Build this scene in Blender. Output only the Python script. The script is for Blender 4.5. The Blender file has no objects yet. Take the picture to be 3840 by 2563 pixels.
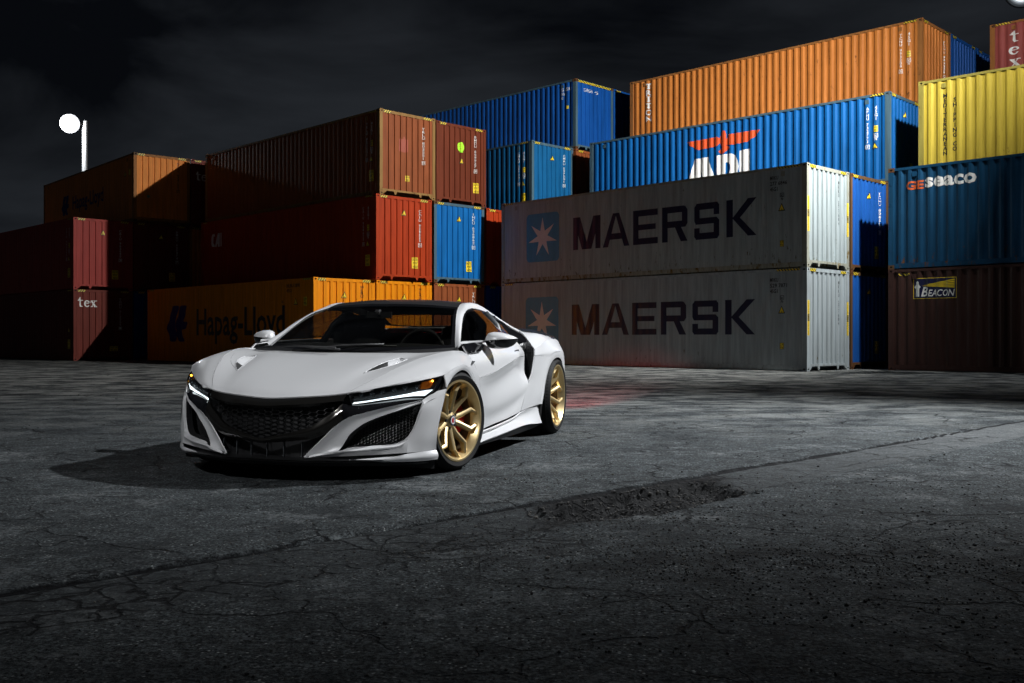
import bpy, bmesh, math, random
from mathutils import Vector, Matrix, noise as mnoise
random.seed(7)
R = math.radians
SC = bpy.context.scene
COL = SC.collection

# ------------------------------------------------------------------ camera
cam_d = bpy.data.cameras.new("camera")
cam_d.sensor_width = 36.0
cam_d.lens = 35.37
cam_d.shift_y = -0.0039
cam_d.clip_start = 0.05
cam_d.clip_end = 3000
cam = bpy.data.objects.new("camera", cam_d)
COL.objects.link(cam)
cam.location = (0, 0, 0.87)
cam.rotation_euler = (R(90), 0, 0)
SC.camera = cam

# ------------------------------------------------------------------ world: night sky with faint cloud
SUN_AZ, SUN_EL = 40.0, -4.0          # the sun is below the horizon
wd = bpy.data.worlds.new("World")
SC.world = wd
wd.use_nodes = True
wt = wd.node_tree
wt.nodes.clear()
def wn(t, **k):
    n = wt.nodes.new(t)
    for a, b in k.items(): setattr(n, a, b)
    return n
w_out = wn('ShaderNodeOutputWorld'); w_bg = wn('ShaderNodeBackground')
w_tc = wn('ShaderNodeTexCoord')
w_sky = wn('ShaderNodeTexSky', sky_type='NISHITA', sun_disc=False)
w_sky.sun_elevation = R(SUN_EL); w_sky.sun_rotation = R(90 - SUN_AZ)
w_map = wn('ShaderNodeMapping'); w_map.inputs['Scale'].default_value = (1.0, 1.0, 3.4)
w_n1 = wn('ShaderNodeTexNoise'); w_n1.inputs['Scale'].default_value = 2.1; w_n1.inputs['Detail'].default_value = 6; w_n1.inputs['Roughness'].default_value = 0.52
w_n1.inputs['Distortion'].default_value = 0.5
w_r = wn('ShaderNodeValToRGB')
w_r.color_ramp.elements[0].position = 0.43; w_r.color_ramp.elements[0].color = (0.0021, 0.0026, 0.0037, 1)
w_r.color_ramp.elements[1].position = 0.68; w_r.color_ramp.elements[1].color = (0.0165, 0.0190, 0.0230, 1)
w_s = wn('ShaderNodeVectorMath', operation='SCALE'); w_s.inputs['Scale'].default_value = 0.00045
w_add = wn('ShaderNodeVectorMath', operation='ADD')
wt.links.new(w_tc.outputs['Generated'], w_map.inputs['Vector'])
wt.links.new(w_map.outputs[0], w_n1.inputs['Vector'])
wt.links.new(w_n1.outputs['Fac'], w_r.inputs[0])
wt.links.new(w_sky.outputs[0], w_s.inputs[0])
wt.links.new(w_s.outputs[0], w_add.inputs[0]); wt.links.new(w_r.outputs[0], w_add.inputs[1])
wt.links.new(w_add.outputs[0], w_bg.inputs['Color'])
w_bg.inputs['Strength'].default_value = 1.0
wt.links.new(w_bg.outputs[0], w_out.inputs[0])

# floodlights of the yard: KEY lights the car, YARD_A / YARD_B light the stacks (masts are built further down)
def beam(name, loc, target, watts, cone, col=(1, 1, 1), soft=.12):
    d = bpy.data.lights.new(name, 'SPOT'); d.energy = watts; d.spot_size = R(cone); d.spot_blend = 1.0; d.shadow_soft_size = soft; d.color = col
    o = bpy.data.objects.new(name, d); COL.objects.link(o); o.location = loc
    o.rotation_euler = (Vector(target)-Vector(loc)).to_track_quat('-Z', 'Y').to_euler()
    return o
YM = (13.2, 23.2, 12.5)           # floodlight heads above the upper right corner of the picture
KM = (6.95, 9.3, 8.0)            # yard lamp right of the car
YARD_A = beam('floodlight_beam', YM, (-7, 36, 5.5), 20500, 126, (1.0, .985, .955))
YARD_B = beam('floodlight_beam', (YM[0]+.1, YM[1]-.1, YM[2]), (12.5, 36, 9.5), 4300, 112, (1.0, .985, .955))
YARD_C = beam('floodlight_beam', (YM[0]-.1, YM[1]-.1, YM[2]), (7.0, 25.0, 0), 1900, 80, (.98, .99, 1.0))  # extra beam added to brighten the ground and the lower grey end
KEY = beam('yard_lamp_beam', (KM[0], KM[1], KM[2]-.22), (1.3, 10.4, 0), 8300, 92, (.955, .98, 1.0), .11)
FM = (-4.2, -5.5, 8.6)            # unseen fill lamp added behind the camera to brighten the car's front
FRONT_FILL = beam('front_fill_beam', FM, (-.75, 7.2, .5), 3500, 30, (.97, .985, 1.0), .35)

SC.view_settings.view_transform = 'Standard'
SC.view_settings.look = 'None'
SC.view_settings.exposure = 0.0
SC.view_settings.gamma = 1.0

# ------------------------------------------------------------------ helpers
def link(o, parent=None):
    COL.objects.link(o)
    if parent is not None: o.parent = parent
    return o
def tag(o, label=None, cat=None, group=None, kind=None):
    if label: o['label'] = label
    if cat: o['category'] = cat
    if group: o['group'] = group
    if kind: o['kind'] = kind
    return o
def empty(name, loc=(0, 0, 0), rz=0.0, parent=None):
    o = bpy.data.objects.new(name, None); o.empty_display_size = 0.3
    o.location = loc; o.rotation_euler = (0, 0, rz)
    return link(o, parent)
def obj(name, me, mats=None, parent=None, objlevel=False):
    o = bpy.data.objects.new(name, me)
    if mats is not None:
        if not isinstance(mats, (list, tuple)): mats = [mats]
        if len(me.materials) == 0:
            for m in mats: me.materials.append(None if objlevel else m)
        if objlevel:
            for i, m in enumerate(mats):
                o.material_slots[i].link = 'OBJECT'; o.material_slots[i].material = m
    return link(o, parent)
def mesh_from(name, verts, faces, mi=None, smooth=False):
    me = bpy.data.meshes.new(name)
    me.from_pydata([tuple(v) for v in verts], [], faces)
    if mi: me.polygons.foreach_set('material_index', mi)
    if smooth: me.polygons.foreach_set('use_smooth', [True]*len(me.polygons))
    me.update()
    return me
class MB:
    def __init__(s): s.v = []; s.f = []; s.m = []
    def add(s, vs, fs, m=0):
        o = len(s.v); s.v += [tuple(v) for v in vs]; s.f += [tuple(i+o for i in f) for f in fs]; s.m += [m]*len(fs)
    def box(s, x0, x1, y0, y1, z0, z1, m=0):
        s.add([(x0,y0,z0),(x1,y0,z0),(x1,y1,z0),(x0,y1,z0),(x0,y0,z1),(x1,y0,z1),(x1,y1,z1),(x0,y1,z1)],
              [(0,3,2,1),(4,5,6,7),(0,1,5,4),(1,2,6,5),(2,3,7,6),(3,0,4,7)], m)
    def tube(s, pts, r, n=10, m=0, cap=True, taper=None):
        pts = [Vector(p) for p in pts]; rings = []
        up = Vector((0,0,1))
        for i, p in enumerate(pts):
            t = (pts[min(i+1, len(pts)-1)] - pts[max(i-1, 0)]).normalized()
            a = t.cross(up)
            if a.length < 1e-3: a = t.cross(Vector((1,0,0)))
            a.normalize(); b = a.cross(t).normalized()
            rr = r if taper is None else taper[i]
            rings.append([p + (a*math.cos(2*math.pi*k/n) + b*math.sin(2*math.pi*k/n))*rr for k in range(n)])
        s.loftrings(rings, m, cap)
    def loftrings(s, rings, m=0, cap=True):
        n = len(rings[0]); o = len(s.v)
        vs = [v for r in rings for v in r]; fs = []
        for i in range(len(rings)-1):
            for k in range(n):
                fs.append((i*n+k, i*n+(k+1) % n, (i+1)*n+(k+1) % n, (i+1)*n+k))
        if cap:
            fs.append(tuple(range(n-1, -1, -1))); fs.append(tuple((len(rings)-1)*n+k for k in range(n)))
        s.add(vs, fs, m)
    def lathe(s, prof, n=48, m=0, axis='y', off=(0,0,0), ms=None):
        # prof: list of (r, h): h along axis
        vs = []; fs = []; k = len(prof)
        for i in range(n):
            a = 2*math.pi*i/n; c, q = math.cos(a), math.sin(a)
            for r, h in prof:
                if axis == 'y': vs.append((r*c+off[0], h+off[1], r*q+off[2]))
                else: vs.append((r*c+off[0], r*q+off[1], h+off[2]))
        o = len(s.v); s.v += vs
        for i in range(n):
            j = (i+1) % n
            for t in range(k-1):
                s.f.append((o+i*k+t, o+j*k+t, o+j*k+t+1, o+i*k+t+1)); s.m.append(ms[t] if ms else m)
    def mesh(s, name, smooth=False, angle=None):
        me = mesh_from(name, s.v, s.f, s.m, smooth or angle is not None)
        if angle is not None: me.set_sharp_from_angle(angle=R(angle))
        return me
    def build(s, name, mats, parent=None, smooth=False, angle=None):
        me = s.mesh(name, smooth, angle)
        for m in (mats if isinstance(mats, (list, tuple)) else [mats]): me.materials.append(m)
        return obj(name, me, None, parent)

# ------------------------------------------------------------------ materials
def newmat(name):
    m = bpy.data.materials.new(name); m.use_nodes = True
    nt = m.node_tree; nt.nodes.clear()
    o = nt.nodes.new('ShaderNodeOutputMaterial'); b = nt.nodes.new('ShaderNodeBsdfPrincipled')
    nt.links.new(b.outputs[0], o.inputs[0])
    return m, nt, b, o
def simple(name, col, rough=0.5, metal=0.0, coat=0.0, spec=0.5, emit=None, es=0.0, vary=0.0, vscale=40.0, bump=0.0, bscale=200.0):
    m, nt, b, o = newmat(name)
    b.inputs['Base Color'].default_value = (*col, 1); b.inputs['Roughness'].default_value = rough
    b.inputs['Metallic'].default_value = metal; b.inputs['Coat Weight'].default_value = coat
    b.inputs['Coat Roughness'].default_value = 0.06
    b.inputs['Specular IOR Level'].default_value = spec
    if emit: b.inputs['Emission Color'].default_value = (*emit, 1); b.inputs['Emission Strength'].default_value = es
    if vary or bump:
        tc = nt.nodes.new('ShaderNodeTexCoord')
        n = nt.nodes.new('ShaderNodeTexNoise'); n.inputs['Scale'].default_value = vscale; n.inputs['Detail'].default_value = 5
        nt.links.new(tc.outputs['Object'], n.inputs['Vector'])
        if vary:
            mx = nt.nodes.new('ShaderNodeMixRGB'); mx.inputs[1].default_value = (*[c*(1-vary) for c in col], 1); mx.inputs[2].default_value = (*[min(1, c*(1+vary)) for c in col], 1)
            nt.links.new(n.outputs['Fac'], mx.inputs[0]); nt.links.new(mx.outputs[0], b.inputs['Base Color'])
            mr = nt.nodes.new('ShaderNodeMapRange'); mr.inputs[3].default_value = max(0.02, rough*0.8); mr.inputs[4].default_value = min(1, rough*1.25)
            nt.links.new(n.outputs['Fac'], mr.inputs[0]); nt.links.new(mr.outputs[0], b.inputs['Roughness'])
        if bump:
            n2 = nt.nodes.new('ShaderNodeTexNoise'); n2.inputs['Scale'].default_value = bscale
            nt.links.new(tc.outputs['Object'], n2.inputs['Vector'])
            bp = nt.nodes.new('ShaderNodeBump'); bp.inputs['Strength'].default_value = bump; bp.inputs['Distance'].default_value = 0.002
            nt.links.new(n2.outputs['Fac'], bp.inputs['Height']); nt.links.new(bp.outputs[0], b.inputs['Normal'])
    return m

def paint(name, col, rust=0.35, rough=0.5, fade=0.18, rustcol=(0.11, 0.045, 0.018), post=False):
    """weathered container paint: faded patches, vertical rust streaks, scuffs"""
    m, nt, b, o = newmat(name)
    N = nt.nodes.new; L = nt.links.new
    tc = N('ShaderNodeTexCoord'); oi = N('ShaderNodeObjectInfo')
    sc = N('ShaderNodeVectorMath'); sc.operation = 'SCALE'; sc.inputs['Scale'].default_value = 0.0
    cmb = N('ShaderNodeCombineXYZ')
    mul = N('ShaderNodeMath'); mul.operation = 'MULTIPLY'; mul.inputs[1].default_value = 57.0
    L(oi.outputs['Random'], mul.inputs[0]); L(mul.outputs[0], cmb.inputs[0]); L(mul.outputs[0], cmb.inputs[1]); 
    ad = N('ShaderNodeVectorMath'); ad.operation = 'ADD'; L(tc.outputs['Object'], ad.inputs[0]); L(cmb.outputs[0], ad.inputs[1])
    n1 = N('ShaderNodeTexNoise'); n1.inputs['Scale'].default_value = 0.9; n1.inputs['Detail'].default_value = 6; n1.inputs['Roughness'].default_value = 0.6
    L(ad.outputs[0], n1.inputs['Vector'])
    mp = N('ShaderNodeMapping'); mp.inputs['Scale'].default_value = (5.0, 5.0, 0.35); L(ad.outputs[0], mp.inputs['Vector'])
    n2 = N('ShaderNodeTexNoise'); n2.inputs['Scale'].default_value = 1.6; n2.inputs['Detail'].default_value = 8; n2.inputs['Roughness'].default_value = 0.65
    L(mp.outputs[0], n2.inputs['Vector'])
    c1 = N('ShaderNodeMixRGB'); c1.inputs[1].default_value = (*[c*(1-fade) for c in col], 1)
    c1.inputs[2].default_value = (*[min(1, c*(1+fade)+0.002) for c in col], 1); L(n1.outputs['Fac'], c1.inputs[0])
    c1b = N('ShaderNodeMixRGB'); c1b.blend_type = 'MULTIPLY'; c1b.inputs[0].default_value = 0.7
    r0 = N('ShaderNodeValToRGB'); r0.color_ramp.elements[0].position = 0.3; r0.color_ramp.elements[0].color = (0.55, 0.52, 0.5, 1); r0.color_ramp.elements[1].position = 0.62
    L(n2.outputs['Fac'], r0.inputs[0]); L(c1.outputs[0], c1b.inputs[1]); L(r0.outputs[0], c1b.inputs[2])
    # rust: blotchy, more near the bottom rail
    n3 = N('ShaderNodeTexNoise'); n3.inputs['Scale'].default_value = 5.5; n3.inputs['Detail'].default_value = 9; n3.inputs['Roughness'].default_value = 0.7
    mp3 = N('ShaderNodeMapping'); mp3.inputs['Scale'].default_value = (1.5, 1.5, 0.55); L(ad.outputs[0], mp3.inputs['Vector']); L(mp3.outputs[0], n3.inputs['Vector'])
    sx = N('ShaderNodeSeparateXYZ'); L(tc.outputs['Object'], sx.inputs[0])
    mz = N('ShaderNodeMapRange'); mz.inputs[1].default_value = 0.0; mz.inputs[2].default_value = 0.9; mz.inputs[3].default_value = 0.10; mz.inputs[4].default_value = 0.0
    L(sx.outputs[2], mz.inputs[0])
    a2 = N('ShaderNodeMath'); a2.operation = 'ADD'; L(n3.outputs['Fac'], a2.inputs[0]); L(mz.outputs[0], a2.inputs[1])
    rr = N('ShaderNodeValToRGB'); th = 0.78 - 0.26*rust
    rr.color_ramp.elements[0].position = th; rr.color_ramp.elements[0].color = (0, 0, 0, 1)
    rr.color_ramp.elements[1].position = th + 0.07; rr.color_ramp.elements[1].color = (1, 1, 1, 1)
    L(a2.outputs[0], rr.inputs[0])
    c2 = N('ShaderNodeMixRGB'); c2.inputs[2].default_value = (*rustcol, 1); L(rr.outputs[0], c2.inputs[0]); L(c1b.outputs[0], c2.inputs[1])
    L(c2.outputs[0], b.inputs['Base Color'])
    mr = N('ShaderNodeMapRange'); mr.inputs[3].default_value = rough; mr.inputs[4].default_value = 0.85; L(rr.outputs[0], mr.inputs[0]); L(mr.outputs[0], b.inputs['Roughness'])
    bp = N('ShaderNodeBump'); bp.inputs['Strength'].default_value = 0.12; bp.inputs['Distance'].default_value = 0.010
    n4 = N('ShaderNodeTexNoise'); n4.inputs['Scale'].default_value = 2.6; n4.inputs['Detail'].default_value = 3; L(ad.outputs[0], n4.inputs['Vector'])
    L(n4.outputs['Fac'], bp.inputs['Height']); L(bp.outputs[0], b.inputs['Normal'])
    b.inputs['Specular IOR Level'].default_value = 0.12
    return m
# ------------------------------------------------------------------ shipping containers
CL, CW, CH = 12.192, 2.438, 2.896
GZ = -0.0715                      # yard level under the stacks
SP, S0 = 0.278, 0.165             # side corrugation pitch / start
EP, E0 = 0.258, 0.135             # end corrugation pitch / start
def prof(p, face):
    if face in 'st':
        segs = (0.072, 0.068, 0.070, 0.068); per, st, dep, base = SP, S0, (0.040 if face == 's' else 0.005), 0.008
    else:
        segs = (0.108, 0.018, 0.114, 0.018); per, st, dep, base = EP, E0, 0.040, 0.008
    q = (p - st) % per
    if q < segs[0]: d = 0
    elif q < segs[0]+segs[1]: d = (q-segs[0])/segs[1]
    elif q < segs[0]+segs[1]+segs[2]: d = 1
    else: d = 1-(q-segs[0]-segs[1]-segs[2])/segs[3]
    return base + dep*d
def breaks(p0, p1, face):
    segs = (0.072, 0.140, 0.210, 0.278) if face in 'st' else (0.108, 0.126, 0.240, 0.258)
    per, st = (SP, S0) if face in 'st' else (EP, E0)
    out = []; k = math.floor((p0-st)/per)-1
    while st+k*per < p1+per:
        for s in segs:
            b = st+k*per+s
            if p0 < b < p1: out.append(b)
        k += 1
    return out
def panel_mesh(face, CL=12.192):
    lo, hi = (0.15, CL-0.15) if face in 'st' else (0.12, CW-0.12)
    z0, z1 = (0.15, CH-0.085) if face in 'st' else (0.20, CH-0.105)
    ps = [lo]+breaks(lo, hi, face)+[hi]
    vs = []; fs = []
    for p in ps:
        d = prof(p, face)
        for z in (z0, z1): vs.append((d, p, z) if face in 'st' else (p, d, z))
    for i in range(len(ps)-1):
        a = 2*i
        fs.append((a, a+1, a+3, a+2) if face in 'st' else (a, a+2, a+3, a+1))
    return mesh_from('side_panel' if face in 'st' else 'end_panel', vs, fs)
def frame_mesh(CL=12.192):
    b = MB(); L, W, H = CL, CW, CH
    for x0, x1 in ((0, .125), (W-.125, W)):
        for y0, y1 in ((0, .155), (L-.155, L)): b.box(x0, x1, y0, y1, .117, H-.117)
    for x0, x1 in ((.004, .064), (W-.064, W-.004)):
        b.box(x0, x1, .155, L-.155, H-.088, H-.014)
    for x0, x1 in ((.002, .052), (W-.052, W-.002)):
        b.box(x0, x1, .155, L-.155, .022, .157)
    for y0, y1, s in ((.003, .063, 0), (L-.063, L-.003, 1)):
        b.box(.125, W-.125, y0, y1, H-.112, H-.014)
        b.box(.125, W-.125, y0, y1, .135, .205)
        ya, yb = y0, y0+.02
        for xa, xb, xc, xd in ((.125, .30, .125, .19), (W-.30, W-.125, W-.19, W-.125), (.60, .74, .64, .69), (W-.74, W-.60, W-.69, W-.64)):
            b.add([(xc,ya,.03),(xd,ya,.03),(xb,ya,.136),(xa,ya,.136),(xc,yb,.03),(xd,yb,.03),(xb,yb,.136),(xa,yb,.136)],
                  [(0,1,2,3),(7,6,5,4),(0,4,5,1),(1,5,6,2),(2,6,7,3),(3,7,4,0)])
    b.box(.06, W-.06, .25, L-.25, .10, .16)          # floor
    for k in range(18):
        y = .5+k*(L-1.0)/17; b.box(.05, W-.05, y-.03, y+.03, .03, .10)
    # door gear / hinge blocks on the rear posts
    for z in (.5, 1.15, 1.8, 2.4): b.box(-.006, .02, L-.10, L-.05, z, z+.09)
    # top vents
    for y in (0.75, L-0.75): b.box(.0035, .05, y-.06, y+.06, H-.30, H-.16)
    return b.mesh('frame')
def casting_mesh():
    """corner casting with oval apertures; origin at the outer bottom corner, body towards +x,+y"""
    b = MB(); hx, hy, hz = .162, .178, .118
    def face(o, u, v, n, w, h):   # plate with an oval recess
        o, u, v, n = map(Vector, (o, u, v, n)); k = 12
        cx_, cy_ = w/2, h/2; ra, rb = min(w, h)*.20, min(w, h)*.33
        if w > h: ra, rb = rb, ra
        rect = []; 
        for i in range(k):
            a = 2*math.pi*i/k; c, s_ = math.cos(a), math.sin(a); t = min((w/2)/abs(c) if abs(c) > 1e-6 else 9, (h/2)/abs(s_) if abs(s_) > 1e-6 else 9)
            rect.append((cx_+c*t, cy_+s_*t))
        ov = [(cx_+ra*math.cos(2*math.pi*i/k), cy_+rb*math.sin(2*math.pi*i/k)) for i in range(k)]
        vs = [o+u*p+v*q for p, q in rect]+[o+u*p+v*q for p, q in ov]+[o+u*p+v*q-n*.035 for p, q in ov]
        b.add(vs, [(i, (i+1) % k, k+(i+1) % k, k+i) for i in range(k)]); 
        b.add(vs, [(k+i, k+(i+1) % k, 2*k+(i+1) % k, 2*k+i) for i in range(k)]+[tuple(2*k+i for i in range(k))], 1)
        # square corners that the radial fan leaves open
        for (sx, sy) in ((0, 0), (w, 0), (w, h), (0, h)):
            near = sorted(range(k), key=lambda i: (rect[i][0]-sx)**2+(rect[i][1]-sy)**2)[:2]
            b.add([o+u*rect[near[0]][0]+v*rect[near[0]][1], o+u*sx+v*sy, o+u*rect[near[1]][0]+v*rect[near[1]][1]], [(0, 1, 2)])
    face((0, 0, 0), (1,0,0), (0,0,1), (0,-1,0), hx, hz)
    face((0, hy, 0), (0,-1,0), (0,0,1), (-1,0,0), hy, hz)
    face((0, 0, hz), (1,0,0), (0,1,0), (0,0,1), hx, hy)
    b.add([(hx,0,0),(hx,hy,0),(hx,hy,hz),(hx,0,hz),(0,hy,0),(0,hy,hz),(0,0,0)], [(0,1,2,3),(1,4,5,2),(0,6,4,1)])
    return b.mesh('corner_casting')
def roof_mesh(CL=12.192):
    b = MB(); z = CH-.03; ps = [.1+i*.209 for i in range(int((CL-.1)/.209))]
    vs = []; 
    for i, y in enumerate(ps):
        for x in (.06, CW-.06): vs.append((x, y, z-(0.02 if (i//1) % 2 else 0)))
    b.add(vs, [(2*i, 2*i+1, 2*i+3, 2*i+2) for i in range(len(ps)-1)])
    return b.mesh('roof_panel')
C20 = 6.096
ME_SIDE, ME_END, ME_FRAME, ME_CAST, ME_ROOF = panel_mesh('s'), panel_mesh('e'), frame_mesh(), casting_mesh(), roof_mesh()
ME_FLAT, ME_SIDE2, ME_FRAME2, ME_ROOF2 = panel_mesh('t'), panel_mesh('s', C20), frame_mesh(C20), roof_mesh(C20)
for me_, n_ in ((ME_SIDE, 1), (ME_END, 1), (ME_FRAME, 1), (ME_CAST, 2), (ME_ROOF, 1), (ME_FLAT, 1), (ME_SIDE2, 1), (ME_FRAME2, 1), (ME_ROOF2, 1)):
    for _ in range(n_): me_.materials.append(None)

M_HOLE = simple('dark_hole', (0.006, 0.006, 0.006), 0.9)
M_YEL = simple('label_yellow', (0.85, 0.62, 0.02), 0.45, vary=.08, vscale=9)
M_LIME = simple('sticker_lime', (0.42, 0.95, 0.03), 0.45)
M_BLK = simple('mark_black', (0.012, 0.012, 0.014), 0.5)
M_WHT = simple('mark_white', (0.82, 0.82, 0.80), 0.5, vary=.08, vscale=7)
M_GRYW = simple('mark_faded_white', (0.66, 0.66, 0.66), 0.6, vary=.25, vscale=9)
M_NAVY = simple('mark_navy', (0.008, 0.012, 0.045), 0.35, vary=.1, vscale=7)
M_HLBLUE = simple('mark_royal_blue', (0.004, 0.010, 0.15), 0.5, spec=.15)
M_CYAN = simple('mark_cyan', (0.035, 0.26, 0.46), 0.45, vary=.15, vscale=6)
M_STARW = simple('mark_star', (0.66, 0.67, 0.68), 0.5, vary=.12, vscale=6)
M_RED = simple('mark_red', (0.62, 0.075, 0.015), 0.45)
M_ORED = simple('mark_orange_red', (0.58, 0.10, 0.02), 0.45)
M_PATCH = simple('repair_patch', (0.30, 0.05, 0.018), 0.5)
def hazard_mat():
    m, nt, b, o = newmat('hazard_tape'); N = nt.nodes.new; L = nt.links.new
    tc = N('ShaderNodeTexCoord'); s = N('ShaderNodeSeparateXYZ'); L(tc.outputs['Object'], s.inputs[0])
    a = N('ShaderNodeMath'); a.operation = 'ADD'; L(s.outputs[0], a.inputs[0]); L(s.outputs[1], a.inputs[1])
    z = N('ShaderNodeMath'); z.operation = 'MULTIPLY_ADD'; z.inputs[1].default_value = -0.9; L(s.outputs[2], z.inputs[0]); L(a.outputs[0], z.inputs[2])
    k = N('ShaderNodeMath'); k.operation = 'MULTIPLY'; k.inputs[1].default_value = 10.5; L(z.outputs[0], k.inputs[0])
    f = N('ShaderNodeMath'); f.operation = 'FRACT'; L(k.outputs[0], f.inputs[0])
    g = N('ShaderNodeMath'); g.operation = 'GREATER_THAN'; g.inputs[1].default_value = .5; L(f.outputs[0], g.inputs[0])
    mx = N('ShaderNodeMixRGB'); mx.inputs[1].default_value = (.012,.012,.012,1); mx.inputs[2].default_value = (.8,.6,.03,1); L(g.outputs[0], mx.inputs[0])
    L(mx.outputs[0], b.inputs['Base Color']); b.inputs['Roughness'].default_value = .5
    return m
M_HAZ = hazard_mat()

# ---- markings: 2-D polygons (u to the right, v up) draped on the corrugation
def text_polys(s, bold=0.0, shear=0.0, vertical=False, gap=1.12):
    """list of triangles (2-D) for a string in Blender's built-in font, normalised later"""
    out = []
    def one(ch):
        cu = bpy.data.curves.new('t', 'FONT'); cu.body = ch; cu.resolution_u = 2; cu.offset = bold; cu.shear = shear
        o = bpy.data.objects.new('t', cu); COL.objects.link(o)
        bpy.context.view_layer.update()
        me = o.evaluated_get(bpy.context.evaluated_depsgraph_get()).to_mesh()
        tri = [[tuple(me.vertices[i].co[:2]) for i in p.vertices] for p in me.polygons]
        bpy.data.objects.remove(o); bpy.data.curves.remove(cu)
        return tri
    if not vertical: return one(s)
    y = 0.0
    for ch in s:
        if ch == ' ': y -= 0.62; continue
        if ch == '[': continue
        t = one(ch)
        if t:
            xs = [p[0] for q in t for p in q]; cx_ = (min(xs)+max(xs))/2
            out += [[(p[0]-cx_, p[1]+y) for p in q] for q in t]
        y -= 0.78*gap
    return out
_cache = {}
def fit(polys, u0, v0, u1, v1):
    xs = [p[0] for q in polys for p in q]; ys = [p[1] for q in polys for p in q]
    a, b, c, d = min(xs), max(xs), min(ys), max(ys)
    sx, sy = (u1-u0)/max(b-a, 1e-6), (v1-v0)/max(d-c, 1e-6)
    return [[(u0+(p[0]-a)*sx, v0+(p[1]-c)*sy) for p in q] for q in polys]
def txt(s, u0, v0, u1, v1, bold=0.0, vertical=False, shear=0.0):
    k = (s, bold, vertical, shear)
    if k not in _cache: _cache[k] = text_polys(s, bold, shear, vertical)
    return fit(_cache[k], u0, v0, u1, v1)
def rect(u0, v0, u1, v1): return [[(u0, v0), (u1, v0), (u1, v1), (u0, v1)]]
def ribbon(pts, w):
    """polyline with mitred constant width -> quads"""
    out = []; pts = [Vector((*p, 0)) for p in pts]; L_, R_ = [], []
    for i, p in enumerate(pts):
        a = (p-pts[i-1]).normalized() if i else None; b = (pts[i+1]-p).normalized() if i < len(pts)-1 else None
        t = (a+b).normalized() if a is not None and b is not None else (a if a is not None else b)
        n = Vector((-t.y, t.x, 0)); k = 1.0
        if a is not None and b is not None: k = min(1/max(.35, n.dot(Vector((-a.y, a.x, 0)))), 2.0)
        ww = w[i] if isinstance(w, (list, tuple)) else w
        L_.append(p+n*ww*k/2); R_.append(p-n*ww*k/2)
    for i in range(len(pts)-1): out.append([tuple(q[:2]) for q in (R_[i], R_[i+1], L_[i+1], L_[i])])
    return out
def arc(cx_, cy_, rx, ry, a0, a1, n=14): return [(cx_+rx*math.cos(R(a0+(a1-a0)*i/n)), cy_+ry*math.sin(R(a0+(a1-a0)*i/n))) for i in range(n+1)]
def drape(name, layers, face, parent, kindname=None):
    """layers: [(polys, material, lift)]; u to the right as seen from outside. side face: u = -y"""
    mats = []; bm = bmesh.new()
    off = 12.192-6.096 if parent.get('_len') == 20 and face in 'sS' else 0.0     # long-side coordinates are given for the far corner of a 40 ft box
    if off: layers = [([[(p[0]+off, p[1]) for p in q] for q in polys], mat, lift) for polys, mat, lift in layers]
    if face == 's' and parent.get('_flat'): face = 't'
    for polys, mat, lift in layers:
        if mat not in mats: mats.append(mat)
        mi = mats.index(mat)
        b2 = bmesh.new()
        for q in polys:
            vs = [b2.verts.new((p[0], p[1], 0)) for p in q]
            try: b2.faces.new(vs)
            except ValueError: pass
        bmesh.ops.triangulate(b2, faces=[f for f in b2.faces if len(f.verts) > 4])
        us = [v.co.x for v in b2.verts]
        if not us: continue
        lo, hi = (min(us), max(us))
        bl = breaks(lo, hi, 'e') if face == 'e' else [-x for x in breaks(-hi, -lo, 's')]
        if face in 'est':
            for x in bl:
                bmesh.ops.bisect_plane(b2, geom=b2.verts[:]+b2.edges[:]+b2.faces[:], plane_co=(x, 0, 0), plane_no=(1, 0, 0), dist=1e-5)
        for f in b2.faces:
            f.normal_update()
            if f.normal.z < 0: f.normal_flip()
        for v in b2.verts:
            u, z = v.co.x, v.co.y
            if face in 'st': v.co = (prof(-u, face)-lift, -u, z)
            elif face == 'e': v.co = (u, prof(u, 'e')-lift, z)
            elif face == 'S': v.co = (0.0-lift, -u, z)      # flat, on rails/posts of the long side
            elif face == 'E': v.co = (u, 0.0-lift, z)
        tmp = bpy.data.meshes.new('x'); b2.to_mesh(tmp); b2.free()
        n0 = len(bm.faces); bm.from_mesh(tmp); bm.faces.ensure_lookup_table(); bpy.data.meshes.remove(tmp)
        for i in range(n0, len(bm.faces)): bm.faces[i].material_index = mi
    me = bpy.data.meshes.new(name); bm.to_mesh(me); bm.free()
    for m in mats: me.materials.append(m)
    return obj(name, me, None, parent)
def tri_label(u, v, w, h):
    return [([[(u, v), (u+w, v), (u+w/2, v+h)]], M_BLK, .004), ([[(u+.16*w, v+.10*h), (u+.84*w, v+.10*h), (u+w/2, v+.84*h)]], M_YEL, .006),
            (rect(u+.38*w, v+.22*h, u+.62*w, v+.26*h)+rect(u+.36*w, v+.14*h, u+.64*w, v+.18*h), M_BLK, .008)]
def caution(u0, v0, u1, v1, lines=("CAUTION", "9'6\"", "HIGH")):
    L_ = [(rect(u0, v0, u1, v1), M_YEL, .005)]; h = (v1-v0); n = len(lines); w = u1-u0
    for i, s in enumerate(lines):
        a = v1-h*(i+.88)/n; b = v1-h*(i+.18)/n; k = .06 if len(s) > 5 else .2
        L_.append((txt(s, u0+w*k, a, u1-w*k, b, .012), M_BLK, .008))
    return L_
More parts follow.
